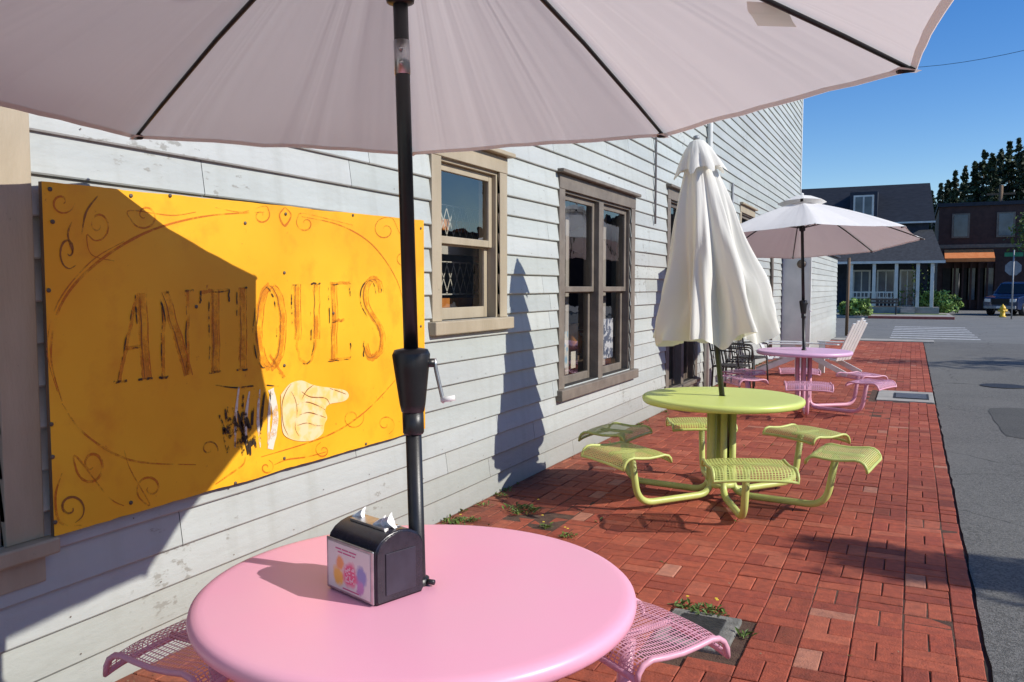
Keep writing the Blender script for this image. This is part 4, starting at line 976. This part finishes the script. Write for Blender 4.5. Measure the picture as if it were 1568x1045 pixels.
p=at(1585,345,46); decid("street_tree",p.x+.6,p.y,6.6,2.2,n=70,leaf=.12,zc=4.9,blobs=28)
p=at(1529,400,60); e=empty("utility_pole",(p.x,p.y,0)); tube("pole",e,M['wood'],[(0,0,0),(0,0,8.9)],[.17,.13],n=10); box("crossarm",e,M['wood'],(-.9,-.06,8.2),(.9,.06,8.33)); tube("insulator",e,M['grey'],[(.8,0,8.33),(.8,0,8.5)],.04,n=6)
a=at(1250,100,60); b=at(1750,30,38); pp=[a.lerp(b,i/16)-Z*(1.0*math.sin(math.pi*i/16)) for i in range(17)]
tube("utility_wire",None,M['black'],pp,.014,n=5)
p=at(1549,480,41); e=empty("stop_sign",(p.x,p.y,0)); hs=at(1549,411,41).z
tube("post",e,M['grey'],[(0,0,-.02),(0,0,at(1549,383,41).z)],.035,n=8)
V=[(.38*math.cos(math.pi/8+i*math.pi/4),dy,hs+.38*math.sin(math.pi/8+i*math.pi/4)) for dy in (.04,.05) for i in range(8)]
mobj("octagon_plate",V,[tuple(range(8)),tuple(range(15,7,-1))]+[(i,(i+1)%8,8+(i+1)%8,8+i) for i in range(8)],M['grey'],e)
z_=at(1549,390,41).z; box("street_name_blade",e,M['sgreen'],(-.4,-.01,z_-.1),(.4,.01,z_+.1))
p=at(1535,486,43.5); e=empty("fire_hydrant",(p.x,p.y,.0))
lathe("barrel",e,M['yel'],[(.17,0),(.17,.05),(.12,.06),(.12,.42),(.15,.43),(.15,.47),(.13,.52),(.08,.6),(.03,.63),(.03,.68)],n=16)
tube("outlet",e,M['yel'],[(-.22,0,.34),(.22,0,.34)],.06,n=10); tube("outlet_front",e,M['yel'],[(0,0,.32),(0,-.22,.32)],.075,n=10)
p=at(1296,515,27); tube("wooden_post",None,M['wood'],[(p.x,p.y,-.02),(p.x+.02,p.y,at(1297,395,27).z)],.05,n=8)
p=at(1468,430,50); tube("sign_post",None,M['black'],[(p.x,p.y,0),(p.x,p.y,2.4)],.035,n=6)
# ---------------------------------------------------------------- parked car (SUV), nose towards the crossing
q=at(1503,478,46.5)
C=empty("parked_car",(q.x+1.72,q.y-.2,-.02)); C.rotation_euler=(0,0,math.radians(62))
prof=[(0,.38),(.0,.80),(.10,1.02),(1.05,1.14),(1.25,1.20),(1.75,1.82),(2.1,1.9),(3.9,1.9),(4.4,1.74),(4.60,1.22),(4.66,1.0),(4.65,.4),(4.4,.32),(.3,.32)]
V=[(x,y_,z) for y_ in (0,1.85) for x,z in prof]
for i,v in enumerate(V):
    if v[2]>1.21: V[i]=(v[0],.16 if v[1]<1 else 1.69,v[2])
n=len(prof); o=mobj("body",V,[tuple(range(n))[::-1],tuple(range(n,2*n))]+[(i,(i+1)%n,n+(i+1)%n,n+i) for i in range(n)],M['car'],C)
bv=o.modifiers.new("bevel","BEVEL"); bv.width=.05; bv.segments=3
cg=mat("car_glass",(.03,.035,.04),rough=.05)
for yy,y2 in ((.07,.125),(1.78,1.725)):
    mobj("side_glass",[(1.55,yy,1.26),(4.3,yy,1.26),(4.2,y2,1.74),(1.95,y2,1.76)],[(0,1,2,3)],cg,C)
    for x_ in (2.35,3.3): box("pillar",C,M['car'],(x_,min(yy,y2)-.01,1.22),(x_+.08,max(yy,y2)+.01,1.78))
mobj("windscreen",[(1.26,.2,1.25),(1.26,1.65,1.25),(1.68,1.6,1.77),(1.68,.25,1.77)],[(0,1,2,3)],cg,C)
for x_ in (.85,3.75):
    for y_ in (-.03,1.66):
        tube("wheel",C,M['rub'],[(x_,y_,.36),(x_,y_+.22,.36)],.36,n=20); tube("rim",C,M['steel'],[(x_,y_-.01,.36),(x_,y_+.24,.36)],.21,n=12)
box("headlight",C,M['whitep'],(-.03,.1,.76),(.06,.42,.94),.01); box("headlight",C,M['whitep'],(-.03,1.43,.76),(.06,1.75,.94),.01); box("bumper",C,M['grey'],(-.10,.08,.38),(.1,1.77,.55),.03)
box("grille",C,M['rub'],(-.025,.46,.62),(.03,1.39,.94),.01); box("number_plate",C,M['whitep'],(-.115,.78,.42),(-.10,1.08,.53))
for yy in (-.12,1.85): box("mirror",C,M['car'],(1.5,yy,1.2),(1.62,yy+.12,1.36),.02)
box("door_line",C,M['rub'],(2.55,-.004,.4),(2.57,.0,1.12))
print("done")
